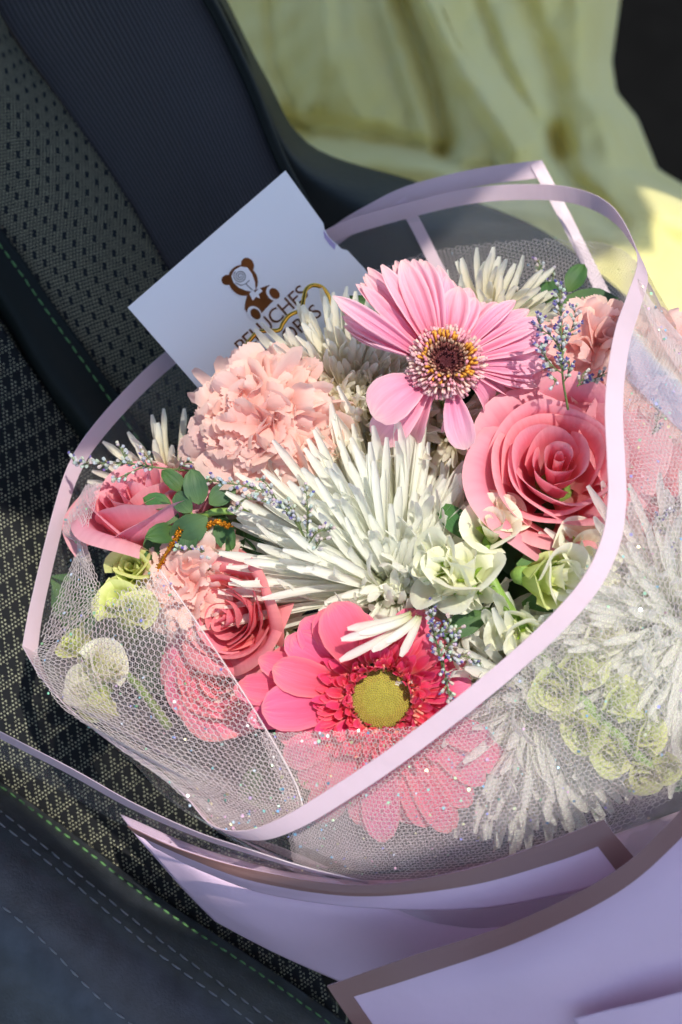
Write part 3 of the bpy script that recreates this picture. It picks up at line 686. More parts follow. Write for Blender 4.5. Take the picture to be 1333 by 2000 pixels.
def rose(label, px, py, d, n, size, mat, seed, roll=0, open_=1.0, guard=True):
    M = frame(px, py, d, n, roll) @ Sc(size)
    T = thing('rose', label, 'rose', M)
    rr = random.Random(seed)
    # bud core
    rings = [(0.17, 3.1, 2, 4.2, 0.02, .03), (0.42, 3.12, 3, 3.0, 0.06, .06), (0.80, 3.12, 3, 2.7, 0.12, .12), (1.30, 3.05, 3, 2.6, 0.22, .2),
             (1.55, 2.95, 4, 2.4, 0.2 * open_, .25), (1.9, 2.95, 4, 2.4, 0.30 * open_, .4), (2.4, 2.8, 5, 2.1, 0.45 * open_, .7)]
    az = rr.uniform(0, 6.28)
    for q, (R, H, cnt, span, fl, cu) in enumerate(rings):
        for k in range(cnt):
            a = az + 2 * math.pi * k / cnt + rr.uniform(-.22, .22)
            me = rose_petal('petal', mat, R * rr.uniform(.95, 1.05), H * rr.uniform(.93, 1.05), span * rr.uniform(.9, 1.1), fl, cu * rr.uniform(.5, 1.3), seed * 100 + q * 10 + k,
                            spiral=0.15 if q < 4 else 0.10, base=0.25 if q < 5 else 0.12, point=0.12 if q > 4 else 0.03, nv=17 if q < 4 else 21, tipdrop=0.22 if q < 5 else .4)
            put('petal', me, T, Rz(a) @ Ry(rr.uniform(-.07, .07)) @ Tr(rr.uniform(-.06, .10) * (1 if q > 1 else .3), 0, -1.8 + rr.uniform(-.1, .1)))
        az += 0.9
    # green sepals and hip
    V_, F_ = tube_geo([Vector((0, 0, -1.3)) * CM, Vector((0, 0, -1.9)) * CM, Vector((0, 0, -2.5)) * CM, Vector((0, 0, -2.9)) * CM], [.8 * CM, .75 * CM, .5 * CM, .25 * CM], 10)
    put('hip', mesh('hip', V_, F_, MAT['stem']), T)
    stem_part(T, px, py, d - 2.0 * size, n, 0.25)
    return T
rose('large open pink rose against the right side of the wrap', 1088, 916, 5.4, (-0.06, 0.36, 0.92), 1.16, MAT['rose'], 3, 0.4)
rose('deep pink rose lowest on the left, folded open beside the white chrysanthemum', 452, 1205, 4.6, (-0.45, -0.05, 0.85), 0.76, MAT['rose_deep'], 5, 1.2, .4)
rose('coral pink rose at the far left, seen from its side', 285, 985, 1.8, (-0.20, 0.84, 0.42), 1.06, MAT['rose'], 8, 2.0, .35)
rose('pink rose behind the netting at the right edge of the picture', 1268, 930, 3.4, (0.5, 0.25, 0.8), 1.15, MAT['rose'], 11, .3, .8)
rose('rose veiled by the netting at lower left', 430, 1325, 2.6, (-0.1, 0.1, 0.95), 0.75, MAT['gerbera_hot'], 14, .9, .7)

# ------------------------------------------------------------------ carnations
CP = [(0, .14), (.3, .34), (.55, .72), (.8, 1.0), (.93, 1.02), (1, .9)]
carn_me = [petal('petal', MAT['carnation'], 3.0, 3.3, CP, (0.35, -0.4 * q, -1.15 * q), cup=0.1, nu=13, nv=31, ruffle=0.30, rk=2.3 + 0.6 * (k % 3), serr=0.034, seed=80 + k, twist=0.25 * (-1) ** k) for k, q in enumerate((1, .6, 1.3, .9, .3, 1.6))]
def carnation(label, px, py, d, n, size, seed, cnt=64):
    M = frame(px, py, d, n, seed) @ Sc(size); T = thing('carnation', label, 'carnation', M)
    rr = random.Random(seed)
    for k in range(cnt):
        f = (k + .5) / cnt
        th = 0.12 + 1.45 * f ** 0.75
        az = k * 2.39996 + rr.uniform(-.3, .3)
        el = math.pi / 2 - th + rr.uniform(-.12, .12)
        ln = (0.80 + 0.30 * f) * rr.uniform(.88, 1.1)
        put('petal', carn_me[rr.randrange(len(carn_me))], T, Tr(0, 0, -0.3) @ Rz(az) @ Ry(-el) @ Rx(rr.uniform(-.4, .4) + (0.8 if f < .2 else 0) * rr.uniform(-1, 1)) @ Sc(ln, rr.uniform(.75, 1.1), 1))
    V_, F_ = tube_geo([Vector((0, 0, z)) * CM for z in (0.3, -.4, -1.4, -2.2)], [.5 * CM, .75 * CM, .6 * CM, .3 * CM], 10)
    put('calyx', mesh('calyx', V_, F_, MAT['stem']), T)
    stem_part(T, px, py, d - 1.5 * size, n, .18)
    return T
carnation('blush pink ruffled carnation in front of the white card', 522, 836, 2.8, (-0.22, 0.12, 0.95), 1.06, 1, 100)
carnation('small blush carnation between the left rose buds and the netting', 385, 1140, 3.4, (-0.2, 0.1, 0.95), 0.78, 2, 56)
carnation('blush carnation behind the sea lavender at upper right', 1165, 695, 2.6, (0.1, 0.35, 0.9), 0.85, 3, 60)
carnation('blush carnation under the netting at the right edge', 1285, 745, 2.8, (0.35, 0.2, 0.9), 1.0, 4, 64)

# ------------------------------------------------------------------ chrysanthemums
quills = [quill('petal', MAT['mum'], 7, 0.46, a, seed=100 + k, hook=h) for k, (a, h) in enumerate([((0.35, -0.5, 0.0), .25), ((0.1, 0.1, 0.2), .45), ((0.4, -0.75, 0.2), .0), ((-0.1, 0.5, 0.1), .5), ((0.3, -0.2, -0.35), .1), ((.15, .0, .35), .6), ((.5, -1.0, .3), .2), ((-.15, .25, .0), .3)])]
quills_c = [quill('petal', MAT['mum_center'], 2.0, 0.36, a, seed=120 + k, hook=.6) for k, a in enumerate([(-0.25, 0.8, 0.3), (-0.1, 0.9, 0.5), (-0.3, 1.1, 0.0)])]
quills_y = [quill('petal', MAT['mum_cream'], 7, 0.46, a, seed=140 + k, hook=h) for k, (a, h) in enumerate([((0.25, -0.25, 0.0), .15), ((0.1, 0.1, 0.1), .3), ((0.3, -0.5, 0.2), .0), ((0.0, 0.3, 0.0), .4)])]
def mum(label, px, py, d, n, Lc, cnt, seed, lib=None, az_long=None, long_=0.0, th_max=1.62, w=1.0, center=True, az_range=None, wscale=1.0, short_down=False, extra=0):
    M = frame(px, py, d, n); T = thing('chrysanthemum', label, 'chrysanthemum', M)
    rr = random.Random(seed); lib = lib or quills
    for k in range(cnt):
        f = (k + .5) / cnt
        az = k * 2.39996 + rr.uniform(-.12, .12)
        if az_long is not None: az -= 0.5 * math.sin(az - az_long)
        if az_range:
            a_ = (az - az_range[0]) % (2 * math.pi)
            if a_ > az_range[1]: continue
        th = (0.25 + (th_max - 0.25) * f ** 0.5) + rr.uniform(-.09, .09)
        ln = Lc * (0.26 + 0.74 * f ** 0.55) * rr.uniform(.88, 1.08)
        if az_long is not None: ln *= 1 + long_ * math.cos(az - az_long)
        if short_down and math.sin(az) < -0.25:
            if f > .6: continue
            ln *= 0.5
        if short_down and math.cos(az - .35) > .6: ln *= .66
        el = math.pi / 2 - th
        q = quills_c if (f < .13 and center) else lib
        base = 2.0 if q is quills_c else 7.0
        if q is quills_c: ln = 1.5 * rr.uniform(.7, 1.2)
        put('petal', q[rr.randrange(len(q))], T, Rz(az) @ Ry(-el) @ Tr(0.25 + .3 * f, 0, 0) @ Rx(rr.uniform(-.5, .5)) @ Sc(ln / base, w * wscale * rr.uniform(.85, 1.12), w))
    if extra:
        mv, mf, mc, mu = [], [], [], []
        for k in range(extra):
            f = (k + .5) / extra; az = k * 2.39996 + 1.1
            if az_long is not None: az -= 0.5 * math.sin(az - az_long)
            if short_down and math.sin(az) < -0.25: continue
            th = (0.45 + (th_max - 0.45) * f ** 0.5) + rr.uniform(-.1, .1); ln = Lc * (0.28 + 0.72 * f ** 0.55) * rr.uniform(.8, 1.02)
            if az_long is not None: ln *= 1 + long_ * math.cos(az - az_long)
            if short_down and math.cos(az - .35) > .6: ln *= .66
            me = lib[rr.randrange(len(lib))]
            A = Rz(az) @ Ry(th - math.pi / 2) @ Tr(0.25 + .3 * f, 0, -.05) @ Rx(rr.uniform(-.5, .5)) @ Sc(ln / 7, w * wscale * rr.uniform(.8, 1.1), w)
            o_ = len(mv); mv += [tuple(A @ v.co) for v in me.vertices]; mf += [tuple(i + o_ for i in p.vertices) for p in me.polygons]
            mc += [tuple(c.color[:3]) for c in me.color_attributes['pt'].data]; mu += [(.5, c.color[0]) for c in me.color_attributes['pt'].data]
        tag(put('inner_petals', mesh('inner_petals', mv, mf, lib[0].materials[0], uv=mu, col=mc), T), kind='stuff')
    V_, F_ = tube_geo([Vector((0, 0, z)) * CM for z in (0.5, .2, -.5, -1.2)], [.35 * CM, .7 * CM, .7 * CM, .25 * CM], 10)
    put('receptacle', mesh('receptacle', V_, F_, MAT['stem']), T)
    stem_part(T, px, py, d - 1, n, .2)
    return T
BIG = mum('big white spider chrysanthemum at the centre of the bouquet', 778, 1160, 4.2, (-0.26, 0.40, 0.87), 8.3, 300, 1, az_long=2.1, long_=0.36, th_max=1.64, wscale=.9, short_down=True, extra=400)
bent = [quill('petal', MAT['mum'], 3.4, 0.36, (0.8, -1.7, 0.2), seed=170 + k, hook=.2) for k in range(2)]
for i, (x, y, d, tx, ty, td) in enumerate([(800, 1205, 7.0, 655, 1252, 8.4), (800, 1215, 6.9, 652, 1292, 8.2), (805, 1200, 6.9, 690, 1240, 8.4), (810, 1210, 6.8, 715, 1275, 8.2), (815, 1200, 6.8, 745, 1262, 8.2), (820, 1200, 6.8, 775, 1290, 8.0), (805, 1195, 6.8, 668, 1230, 8.0)]):
    a_ = P(x, y, d); b_ = P(tx, ty, td); xx = (b_ - a_).normalized(); zz = (NX - xx * NX.dot(xx)).normalized()
    M = Matrix((xx, zz.cross(xx), zz)).transposed().to_4x4(); M.translation = a_
    put('petal', bent[i % 2], BIG, wm(BIG).inverted() @ M @ Sc((b_ - a_).length * 100 / 3.2, 1, 1))
mum('cream chrysanthemum behind the pale gerbera, beside the carnation', 690, 800, 0.8, (0.05, 0.35, 0.9), 5.2, 190, 2, lib=quills_y, center=False, th_max=1.3, wscale=.8, extra=80)
mum('white chrysanthemum half hidden behind the top of the pale gerbera', 955, 660, -0.6, (0.1, 0.3, 0.9), 3.6, 130, 3, lib=quills_y, center=False, th_max=1.4, wscale=.72)
mum('cream chrysanthemum behind the coral rose at left', 345, 975, -0.4, (-0.2, 0.1, 0.9), 3.6, 130, 4, lib=quills_y, center=False, wscale=.75)
mum('white chrysanthemum hanging low under the netting, petals pointing down', 1035, 1345, 4.6, (0.12, -0.42, 0.9), 6.8, 170, 5, th_max=1.75, az_long=-1.5, long_=.15, wscale=1.0, extra=120)
mum('large white chrysanthemum filling the right edge under the netting', 1330, 1215, 5.0, (0.1, -0.12, 0.98), 6.8, 230, 6, th_max=1.6, az_long=3.6, long_=.12, wscale=.9, extra=200)
mum('cream chrysanthemum tucked between the roses and gerbera at lower left', 520, 1235, 1.8, (-0.2, 0.1, 0.95), 3.4, 110, 7, lib=quills_y, center=False, wscale=.75)
mum('small white chrysanthemum peeping out behind the pink rose', 885, 850, 0.6, (-0.1, 0.2, 0.95), 3.8, 130, 8, lib=quills_y, center=False, wscale=.85)
mum('small white chrysanthemum below the green buds at right', 930, 1250, 4.6, (0.2, -0.1, 0.95), 2.9, 100, 9, center=False, wscale=.8)

# ------------------------------------------------------------------ stock / snapdragon spikes
SPp = [(0, .35), (.3, .75), (.6, 1.0), (.85, .95), (1, .6)]
def blossom_set(mat, pre):
    return ([rose_petal('petal', mat, 0.62, 1.55, 2.3, .22, .22, pre + k, nu=9, nv=11, base=.45, tipdrop=.3, spiral=.1) for k in range(4)],
            [rose_petal('petal', mat, 0.36, 1.5, 2.8, .08, .06, pre + 10 + k, nu=9, nv=11, base=.5, tipdrop=.2, spiral=.2) for k in range(3)])
bl_cream = blossom_set(MAT['stock'], 200); bl_lime = blossom_set(MAT['stock_lime'], 220)
sepal_me = [petal('sepal', MAT['sepal'], 1.3, 0.55, [(0, .5), (.4, 1), (.8, .7), (1, .1)], (0.9, -0.9, 0.2), cup=0.4, nu=8, nv=5, seed=240 + k) for k in range(2)]
leaf_small = [petal('leaf', MAT['leaf'], 2.6, 1.1, [(0, .15), (.25, .75), (.5, 1), (.8, .65), (1, .05)], (0.3, -0.4, -0.2), cup=0.25, nu=10, nv=7, ridge=.02, nr=1, seed=250 + k) for k in range(2)]
V_, F_ = tube_geo([Vector((0, 0, z)) * CM for z in (-.55, -.85, -1.15, -1.4)], [.3 * CM, .42 * CM, .36 * CM, .14 * CM], 9)
calyx_me = mesh('blossom', V_, F_, MAT['stem'])
def blossom(T, px, py, d, n, size, lib, seed, cnt=6, close=0.2, sep=5):
    size *= 0.95
    rr = random.Random(seed)
    B = wm(T).inverted() @ frame(px, py, d, n, rr.uniform(0, 6)) @ Sc(size)
    C = put('blossom', calyx_me, T, B); I_ = Matrix.Identity(4)
    out_, in_ = lib; no = max(3, cnt // 2 + 1)
    for k in range(no):
        az = 2 * math.pi * k / no + rr.uniform(-.3, .3)
        put('petal', out_[rr.randrange(4)], C, Rz(az) @ Tr(0, 0, -.9) @ Ry((.34 - close * .6) * rr.uniform(.3, 1.3)) @ Sc(rr.uniform(.9, 1.12)))
    put('petal', in_[0], C, Rz(rr.uniform(0, 6)) @ Tr(0, 0, -.8) @ Sc(.45, .45, .95)); put('petal', in_[1], C, Rz(rr.uniform(0, 6)) @ Tr(0, 0, -.8) @ Sc(.5, .5, .97))
    for k in range(3):
        put('petal', in_[k], C, Rz(k * 2.1 + rr.uniform(-.3, .3)) @ Tr(0, 0, -.85))
    for k in range(sep):
        az = 2 * math.pi * k / max(1, sep) + rr.uniform(-.2, .2)
        put('sepal', sepal_me[k % 2], C, Rz(az) @ Tr(0.12, 0, -1.15) @ Ry(-.62) @ Sc(1.05))
def spike(label, stem_px, blossoms, lib, rad=.3, leaves=()):
    T = thing('stock_spike', label, 'flower spike', P(*stem_px[0]))
    pts = curve_pts([P(*q) for q in stem_px], 24)
    V_, F_ = tube_geo(pts, [rad * CM * (1.0 - .4 * i / 23) for i in range(24)], 9)
    put('stem', mesh('stem', V_, F_, MAT['stem']), T, world_coords=True)
    for i, bb in enumerate(blossoms): blossom(T, *bb[:3], bb[3], bb[4], bb[5] if len(bb) > 5 else lib, 300 + i + int(stem_px[0][0]), *(bb[6:] if len(bb) > 6 else ()))
    for (x, y, d, n, az, s) in leaves:
        put('leaf', leaf_small[rnd.randrange(2)], T, wm(T).inverted() @ frame(x, y, d, n, az) @ Sc(s))
    return T
spike('creamy green stock spike with open buds below the large rose', [(1080, 1330, 4.5), (1030, 1240, 6.2), (975, 1160, 7.2), (948, 1090, 6.6), (960, 1030, 6.0)],
      [(846, 1108, 7.4, (-.85, .25, .45), 1.2, bl_cream, 5, .1), (905, 1112, 8.0, (-.15, .8, .55), 1.35, bl_cream, 6, .1), (912, 1162, 7.6, (.1, -.85, .45), 1.1, bl_cream, 4, .1), (880, 1130, 7.8, (-.5, -.3, .7), 1.1, bl_cream, 5, .4), (962, 1030, 6.8, (-.1, .6, .8), 1.15), (985, 1000, 6.2, (.2, .7, .7), 1.0),
       (1062, 1130, 8.0, (.8, -.1, .6), 1.1, bl_lime, 6, .5), (1095, 1120, 8.2, (.6, 0, .8), 1.15, bl_cream, 6, .5), (1145, 1080, 7.0, (.4, .5, .8), 1.45), (1000, 1230, 7.4, (-.1, -.6, .8), .9), (1030, 1245, 7.8, (.2, -.5, .8), .8)], bl_cream, .30,
      [(1010, 1105, 6.8, (.3, .4, .8), .4, 1.0), (930, 1060, 6.4, (-.3, .5, .8), 2.2, 1.0), (1020, 1180, 6.8, (0.1, 0, 1), .2, 1.1), (960, 1190, 6.8, (0, 0, 1), 3.6, 1.0), (1040, 1075, 5.8, (.1, .5, .8), 1.2, 1.0)])
spike('green budded stock spike lying under the netting at lower right', [(1010, 1240, 5.0), (1080, 1310, 7.0), (1160, 1390, 7.6), (1240, 1470, 7.6), (1300, 1520, 7.2)],
      [(1085, 1345, 7.4, (-.4, -.3, .85), 1.1, bl_lime, 8, 1.0), (1130, 1310, 7.4, (.4, .5, .8), 1.15, bl_lime, 8, 1.0), (1175, 1250, 7.2, (.4, .6, .8), 1.25, bl_cream, 8, 1.0), (1140, 1420, 7.6, (-.5, -.4, .8), 1.05, bl_lime, 8, 1.0),
       (1210, 1375, 7.8, (.5, .4, .8), 1.05, bl_lime, 8, 1.0), (1195, 1465, 7.6, (-.4, -.5, .8), .95, bl_lime, 8, 1.0), (1262, 1440, 7.6, (.5, .3, .8), .95, bl_lime, 8, 1.0), (1255, 1505, 7.2, (0, -.6, .8), .9, bl_lime, 8, 1.0), (1295, 1500, 7.2, (.5, -.3, .8), .85, bl_lime, 8, 1.0)], bl_lime, .3)
spike('lime yellow stock spike veiled by the netting at left', [(330, 1420, 2.5), (270, 1340, 3.6), (215, 1290, 4.2), (170, 1255, 3.8)],
      [(238, 1180, 4.6, (-.3, .5, .8), 1.0, bl_lime, 6, .7), (262, 1195, 5.0, (.5, .5, .7), 1.0, bl_lime, 6, .8), (150, 1258, 4.0, (-.6, .6, .6), .9, bl_lime, 6, .6), (205, 1305, 5.0, (.5, .6, .6), 1.15, bl_cream, 6, .8), (170, 1335, 4.6, (-.7, .3, .6), 1.0, bl_cream, 6, .7), (195, 1375, 5.0, (0, -.8, .5), .9, bl_lime, 6, .8)], bl_lime, .22)
spike('pale green stock buds between the coral rose and the leaves', [(330, 1230, 0.5), (290, 1160, 2.0), (265, 1110, 2.6)],
      [(262, 1110, 3.6, (-.2, .3, .9), 1.05, bl_lime, 8, .95), (240, 1150, 3.6, (-.4, -.2, .9), .8, bl_lime, 8, .95), (292, 1120, 3.2, (.2, .2, .95), .85, bl_lime, 8, .95)], bl_lime, .2)

# ------------------------------------------------------------------ green leaves
LP = [(0, .1), (.12, .6), (.35, 1.0), (.62, .95), (.85, .62), (1, .06)]
leaf_b = [petal('leaf', MAT['leaf_blue'], 3.2, 2.1, LP, (0.4, -0.5 * q, -0.4), cup=0.22, nu=14, nv=11, ridge=.03, nr=1, ruffle=.08, seed=260 + k) for k, q in enumerate((1, .5, 1.5))]
leaf_g = [petal('leaf', MAT['leaf'], 3.2, 1.9, LP, (0.4, -0.5 * q, -0.4), cup=0.3, nu=14, nv=11, ridge=.03, nr=1, ruffle=.10, seed=270 + k) for k, q in enumerate((1, .5, 1.5))]
def sprig(label, stem_px, leaves, rad=.16):
    T = thing('leaf_sprig', label, 'leaves', P(*stem_px[0]))
    pts = curve_pts([P(*q) for q in stem_px], 20)
    V_, F_ = tube_geo(pts, rad * CM, 8); put('stem', mesh('stem', V_, F_, MAT['stem']), T, world_coords=True)
    for (x, y, d, n, az, s, kind) in leaves:
        lib = leaf_b if kind == 'b' else leaf_g
        put('leaf', lib[rnd.randrange(3)], T, wm(T).inverted() @ frame(x, y, d, n, math.radians(az)) @ Sc(s))
    return T
sprig('cluster of small blue green leaves left of the big white chrysanthemum', [(540, 1010, 1.5), (470, 1000, 4.2), (420, 1000, 4.4), (385, 1010, 4.0), (340, 985, 3.6)],
      [(392, 985, 4.4, (0, .1, 1), 105, .50, 'b'), (405, 1010, 4.6, (-.2, -.3, .9), 215, .62, 'b'), (350, 1010, 4.0, (-.3, .2, .9), 170, .52, 'b'), (360, 960, 3.6, (.1, .4, .9), 140, .42, 'g'), (385, 958, 3.8, (-.2, .5, .8), 70, .42, 'b'),
       (318, 1030, 3.6, (-.3, 0, .95), 250, .5, 'g'), (370, 1030, 4.2, (-.2, 0, .95), 265, .5, 'b'), (345, 1040, 3.8, (.4, .3, .8), 200, .5, 'g'), (410, 985, 4.0, (.2, .3, .9), 40, .45, 'b'), (430, 1010, 4.2, (-.1, -.2, .9), 290, .5, 'g'),
       (375, 1000, 4.6, (-.4, .3, .8), 130, .4, 'b'), (335, 990, 3.9, (-.2, .5, .8), 160, .42, 'g')])
sprig('dark green folded leaves under the left petals of the white chrysanthemum', [(590, 1120, 0), (540, 1060, 2.0), (490, 1010, 3.0)],
      [(480, 1000, 3.0, (.1, .2, .95), -50, .95, 'g'), (470, 1010, 3.2, (-.4, 0, .9), -95, .6, 'g'), (510, 1010, 2.4, (.1, .1, 1), -30, 1.0, 'b'), (530, 1000, 1.8, (0, .2, 1), 60, .9, 'b'), (560, 1050, 2.0, (0, 0, 1), -60, 1.1, 'g'), (450, 1020, 2.2, (-.2, .2, .95), 190, .7, 'b')])
sprig('leaves standing behind the sea lavender at the top right', [(1150, 760, -1), (1130, 680, -0.5), (1110, 600, -0.5)],
      [(1095, 590, -0.4, (.1, .2, .95), -28, 1.15, 'b'), (1085, 600, -0.2, (-.2, .4, .9), 100, .5, 'g'), (1070, 610, -0.4, (-.2, .4, .9), 150, .5, 'g'), (1120, 640, -.2, (.1, .1, 1), -20, .8, 'g'), (1110, 570, -1, (0, .4, .9), 60, .5, 'g')])
for (lab, cx, cy_, dd, s) in [('dark filler leaves deep behind the carnation and cream chrysanthemum', 600, 930, -1.5, 1.5), ('dark filler leaves deep under the roses and netting at left', 330, 1230, -1.0, 1.4),
                              ('dark filler leaves deep under the hot pink gerbera', 700, 1400, 1.0, 1.6), ('dark filler leaves deep behind the large pink rose', 1040, 1060, -0.5, 1.6),
                              ('dark filler leaves deep under the right hand netting', 1180, 1380, 0.5, 1.7), ('dark filler leaves deep behind the pale gerbera', 850, 760, -1.8, 1.5)]:
    rr = random.Random(int(cx))
    lv = [(cx + rr.uniform(-70, 70), cy_ + rr.uniform(-70, 70), dd + rr.uniform(-1, 1), (rr.uniform(-.4, .4), rr.uniform(-.4, .4), 1), rr.uniform(0, 360), s * rr.uniform(.8, 1.2), rr.choice('bg')) for _ in range(11)]
    sprig(lab, [(cx + 60, cy_ + 120, dd - 3), (cx + 20, cy_ + 40, dd - 1), (cx, cy_, dd)], lv)

# ------------------------------------------------------------------ sea lavender sprigs
wh, vi, ol = lin(206, 206, 204), lin(116, 104, 166), lin(136, 142, 106)
def lavender(label, main, branches, dens=9, violet=.35, seed=1, scale=1.0):
    rr = random.Random(seed)
    T = thing('sea_lavender', label, 'sea lavender', P(*main[0]))
    geos, fl = [], []
    paths = [(main, .055, True)] + [(b, .035, True) for b in branches]
    for pth, rad, _ in paths:
        pts = curve_pts([P(*q) for q in pth], 26)
        geos.append(tube_geo(pts, [rad * scale * CM * (1 - .5 * i / 25) for i in range(26)], 5))
        ln = sum((b - a).length for a, b in zip(pts[:-1], pts[1:])) * 100
        cnt = int(ln * dens)
        for k in range(cnt):
            f = (0.32 if pth is main else 0.12) + (0.68 if pth is main else .88) * (k + rr.random()) / cnt
            i = min(24, int(f * 25)); p = pts[i].lerp(pts[i + 1], f * 25 - i)
            t = (pts[i + 1] - pts[i]).normalized()
            side = Vector((rr.gauss(0, 1), rr.gauss(0, 1), rr.gauss(0, 1))); side = (side - t * side.dot(t)).normalized()
            dv = (t * .75 + side * .75 + NX * .15).normalized(); l = rr.uniform(.22, .38) * scale
            base = p + side * .03 * CM
            V_, F_ = tube_geo([base, base + dv * l * .45 * CM], [.028 * scale * CM, .055 * scale * CM], 4)
            fl.append((V_, F_, tuple(q * rr.uniform(.7, 1.1) for q in ol[:3])))
            V_, F_ = tube_geo([base + dv * l * .45 * CM, base + dv * l * .85 * CM, base + dv * l * CM], [.055 * scale * CM, .085 * scale * CM, .05 * scale * CM], 5)
            fl.append((V_, F_, tuple(min(1, q * rr.uniform(.8, 1.1)) for q in wh[:3])))
            if rr.random() < violet:
                e = base + dv * l * CM
                for q in range(3):
                    dd = (dv + Vector((rr.uniform(-.8, .8), rr.uniform(-.8, .8), rr.uniform(-.8, .8)))).normalized()
                    V_, F_ = tube_geo([e - dd * .02 * CM, e + dd * .07 * scale * CM, e + dd * .13 * scale * CM], [.02 * scale * CM, .05 * scale * CM, .015 * scale * CM], 4)
                    fl.append((V_, F_, tuple(min(1, c * rr.uniform(.75, 1.3)) for c in vi[:3])))
    V_, F_, _ = merge(geos); put('stem', mesh('stem', V_, F_, MAT['stem_dark']), T, world_coords=True)
    V_, F_, C_ = merge(fl); tag(put('florets', mesh('florets', V_, F_, MAT['floret'], col=C_, smooth=False), T, world_coords=True), kind='stuff')
    return T
lavender('upright violet sea lavender sprig above the large rose', [(1110, 800, 6.4), (1100, 740, 7.0), (1098, 690, 7.2), (1096, 620, 7.2), (1094, 560, 7.0)],
         [[(1100, 730, 7.1), (1080, 715, 7.3), (1062, 690, 7.4), (1058, 678, 7.4)], [(1099, 690, 7.2), (1080, 660, 7.5), (1056, 640, 7.6), (1054, 622, 7.6)], [(1098, 680, 7.2), (1112, 655, 7.2), (1122, 625, 7.2), (1124, 600, 7.2)],
          [(1102, 745, 7), (1112, 728, 7.1), (1113, 705, 7.1)], [(1130, 752, 7), (1150, 745, 7), (1185, 728, 7)], [(1128, 755, 7.2), (1136, 742, 7.2), (1138, 730, 7.2)], [(1090, 750, 7.2), (1085, 740, 7.2), (1083, 752, 7.2)]], 10, .6, 1)
lavender('blurred sea lavender sprig standing behind, at the top right', [(1085, 680, -1), (1070, 620, -1), (1060, 560, -1), (1053, 508, -1)], [[(1070, 640, -1), (1040, 600, -.8), (1006, 570, -.8)], [(1064, 590, -1), (1078, 560, -1), (1082, 530, -1)]], 7, .3, 2)
lavender('grey white sea lavender reaching over the left rim of the wrap', [(380, 920, 2.5), (320, 915, 3.2), (250, 905, 3.4), (190, 905, 3.2), (143, 900, 3.0)],
         [[(300, 912, 3.3), (290, 895, 3.5), (275, 882, 3.5)], [(250, 905, 3.4), (240, 885, 3.4), (232, 868, 3.4)], [(280, 912, 3.4), (240, 930, 3.6), (225, 938, 3.6)], [(345, 918, 3), (360, 905, 3), (370, 900, 3)]], 8, .12, 3)
lavender('white tipped sea lavender lying across the big chrysanthemum', [(615, 1088, 5.5), (590, 1040, 6.6), (555, 990, 7.0), (500, 955, 7.2), (405, 938, 7.0)],
         [[(565, 1000, 7), (540, 985, 7.2), (480, 975, 7.2), (462, 992, 7.2)], [(600, 1055, 6.6), (602, 1010, 7), (598, 950, 7)], [(604, 1060, 6.6), (620, 1040, 7), (650, 1032, 7)], [(540, 975, 7.1), (525, 950, 7.2), (512, 936, 7.2)], [(590, 1035, 6.7), (575, 1000, 7), (562, 985, 7)], [(612, 1085, 6), (618, 1070, 6.5), (632, 1050, 6.8)]], 8, .12, 4)
lavender('sea lavender sprig above the lower left rose', [(470, 1150, 3.4), (440, 1110, 4.4), (400, 1080, 4.8), (345, 1072, 4.8)], [[(440, 1110, 4.4), (415, 1112, 4.6), (395, 1108, 4.6)], [(450, 1115, 4.4), (440, 1090, 4.6)], [(540, 1180, 4), (530, 1140, 4.6), (520, 1130, 4.6)]], 8, .2, 5)
lavender('violet grey sea lavender cluster right of the hot pink gerbera', [(870, 1330, 7.0), (862, 1290, 7.6), (850, 1240, 7.8), (840, 1178, 7.6)], [[(868, 1270, 7.6), (885, 1250, 7.8), (895, 1225, 7.8)], [(862, 1290, 7.6), (890, 1280, 7.8), (940, 1290, 7.4)], [(866, 1290, 7.6), (872, 1330, 7.8), (880, 1370, 7.8)], [(868, 1265, 7.7), (880, 1275, 7.9), (885, 1290, 7.9)], [(850, 1240, 7.8), (870, 1235, 7.9), (880, 1215, 7.8)]], 11, .4, 6)
lavender('violet sea lavender under the netting beside the right rose', [(1250, 1090, 5), (1275, 1040, 6.4), (1300, 1000, 6.8), (1330, 980, 6.8)], [[(1290, 1020, 6.6), (1310, 1050, 6.8), (1315, 1080, 6.8)], [(1270, 860, 5.5), (1285, 820, 6), (1288, 790, 6)]], 9, .6, 7)

# gold tinsel twig among the leaves
geos = []
for pth in ([(300, 1130, 4.2), (320, 1090, 4.6), (345, 1050, 4.8), (352, 1035, 4.6)], [(398, 1035, 4.4), (420, 1020, 4.8), (450, 1028, 4.6)]):
    pts = curve_pts([P(*q) for q in pth], 40)
    geos.append(tube_geo(pts, .0008, 6))
    for k in range(120):
        p = pts[rnd.randrange(40)]; v = Vector((rnd.gauss(0, 1), rnd.gauss(0, 1), rnd.gauss(0, 1))).normalized()
        geos.append(tube_geo([p, p + v * .0016], [.0004, .0003], 4))
V_, F_, _ = merge(geos)
tag(put('gold_tinsel', mesh('gold_tinsel', V_, F_, plain('orange_gold_tinsel', lin(186, 122, 34), .35, metal=.9))), 'thin orange gold tinsel twist among the leaves at left', 'tinsel')

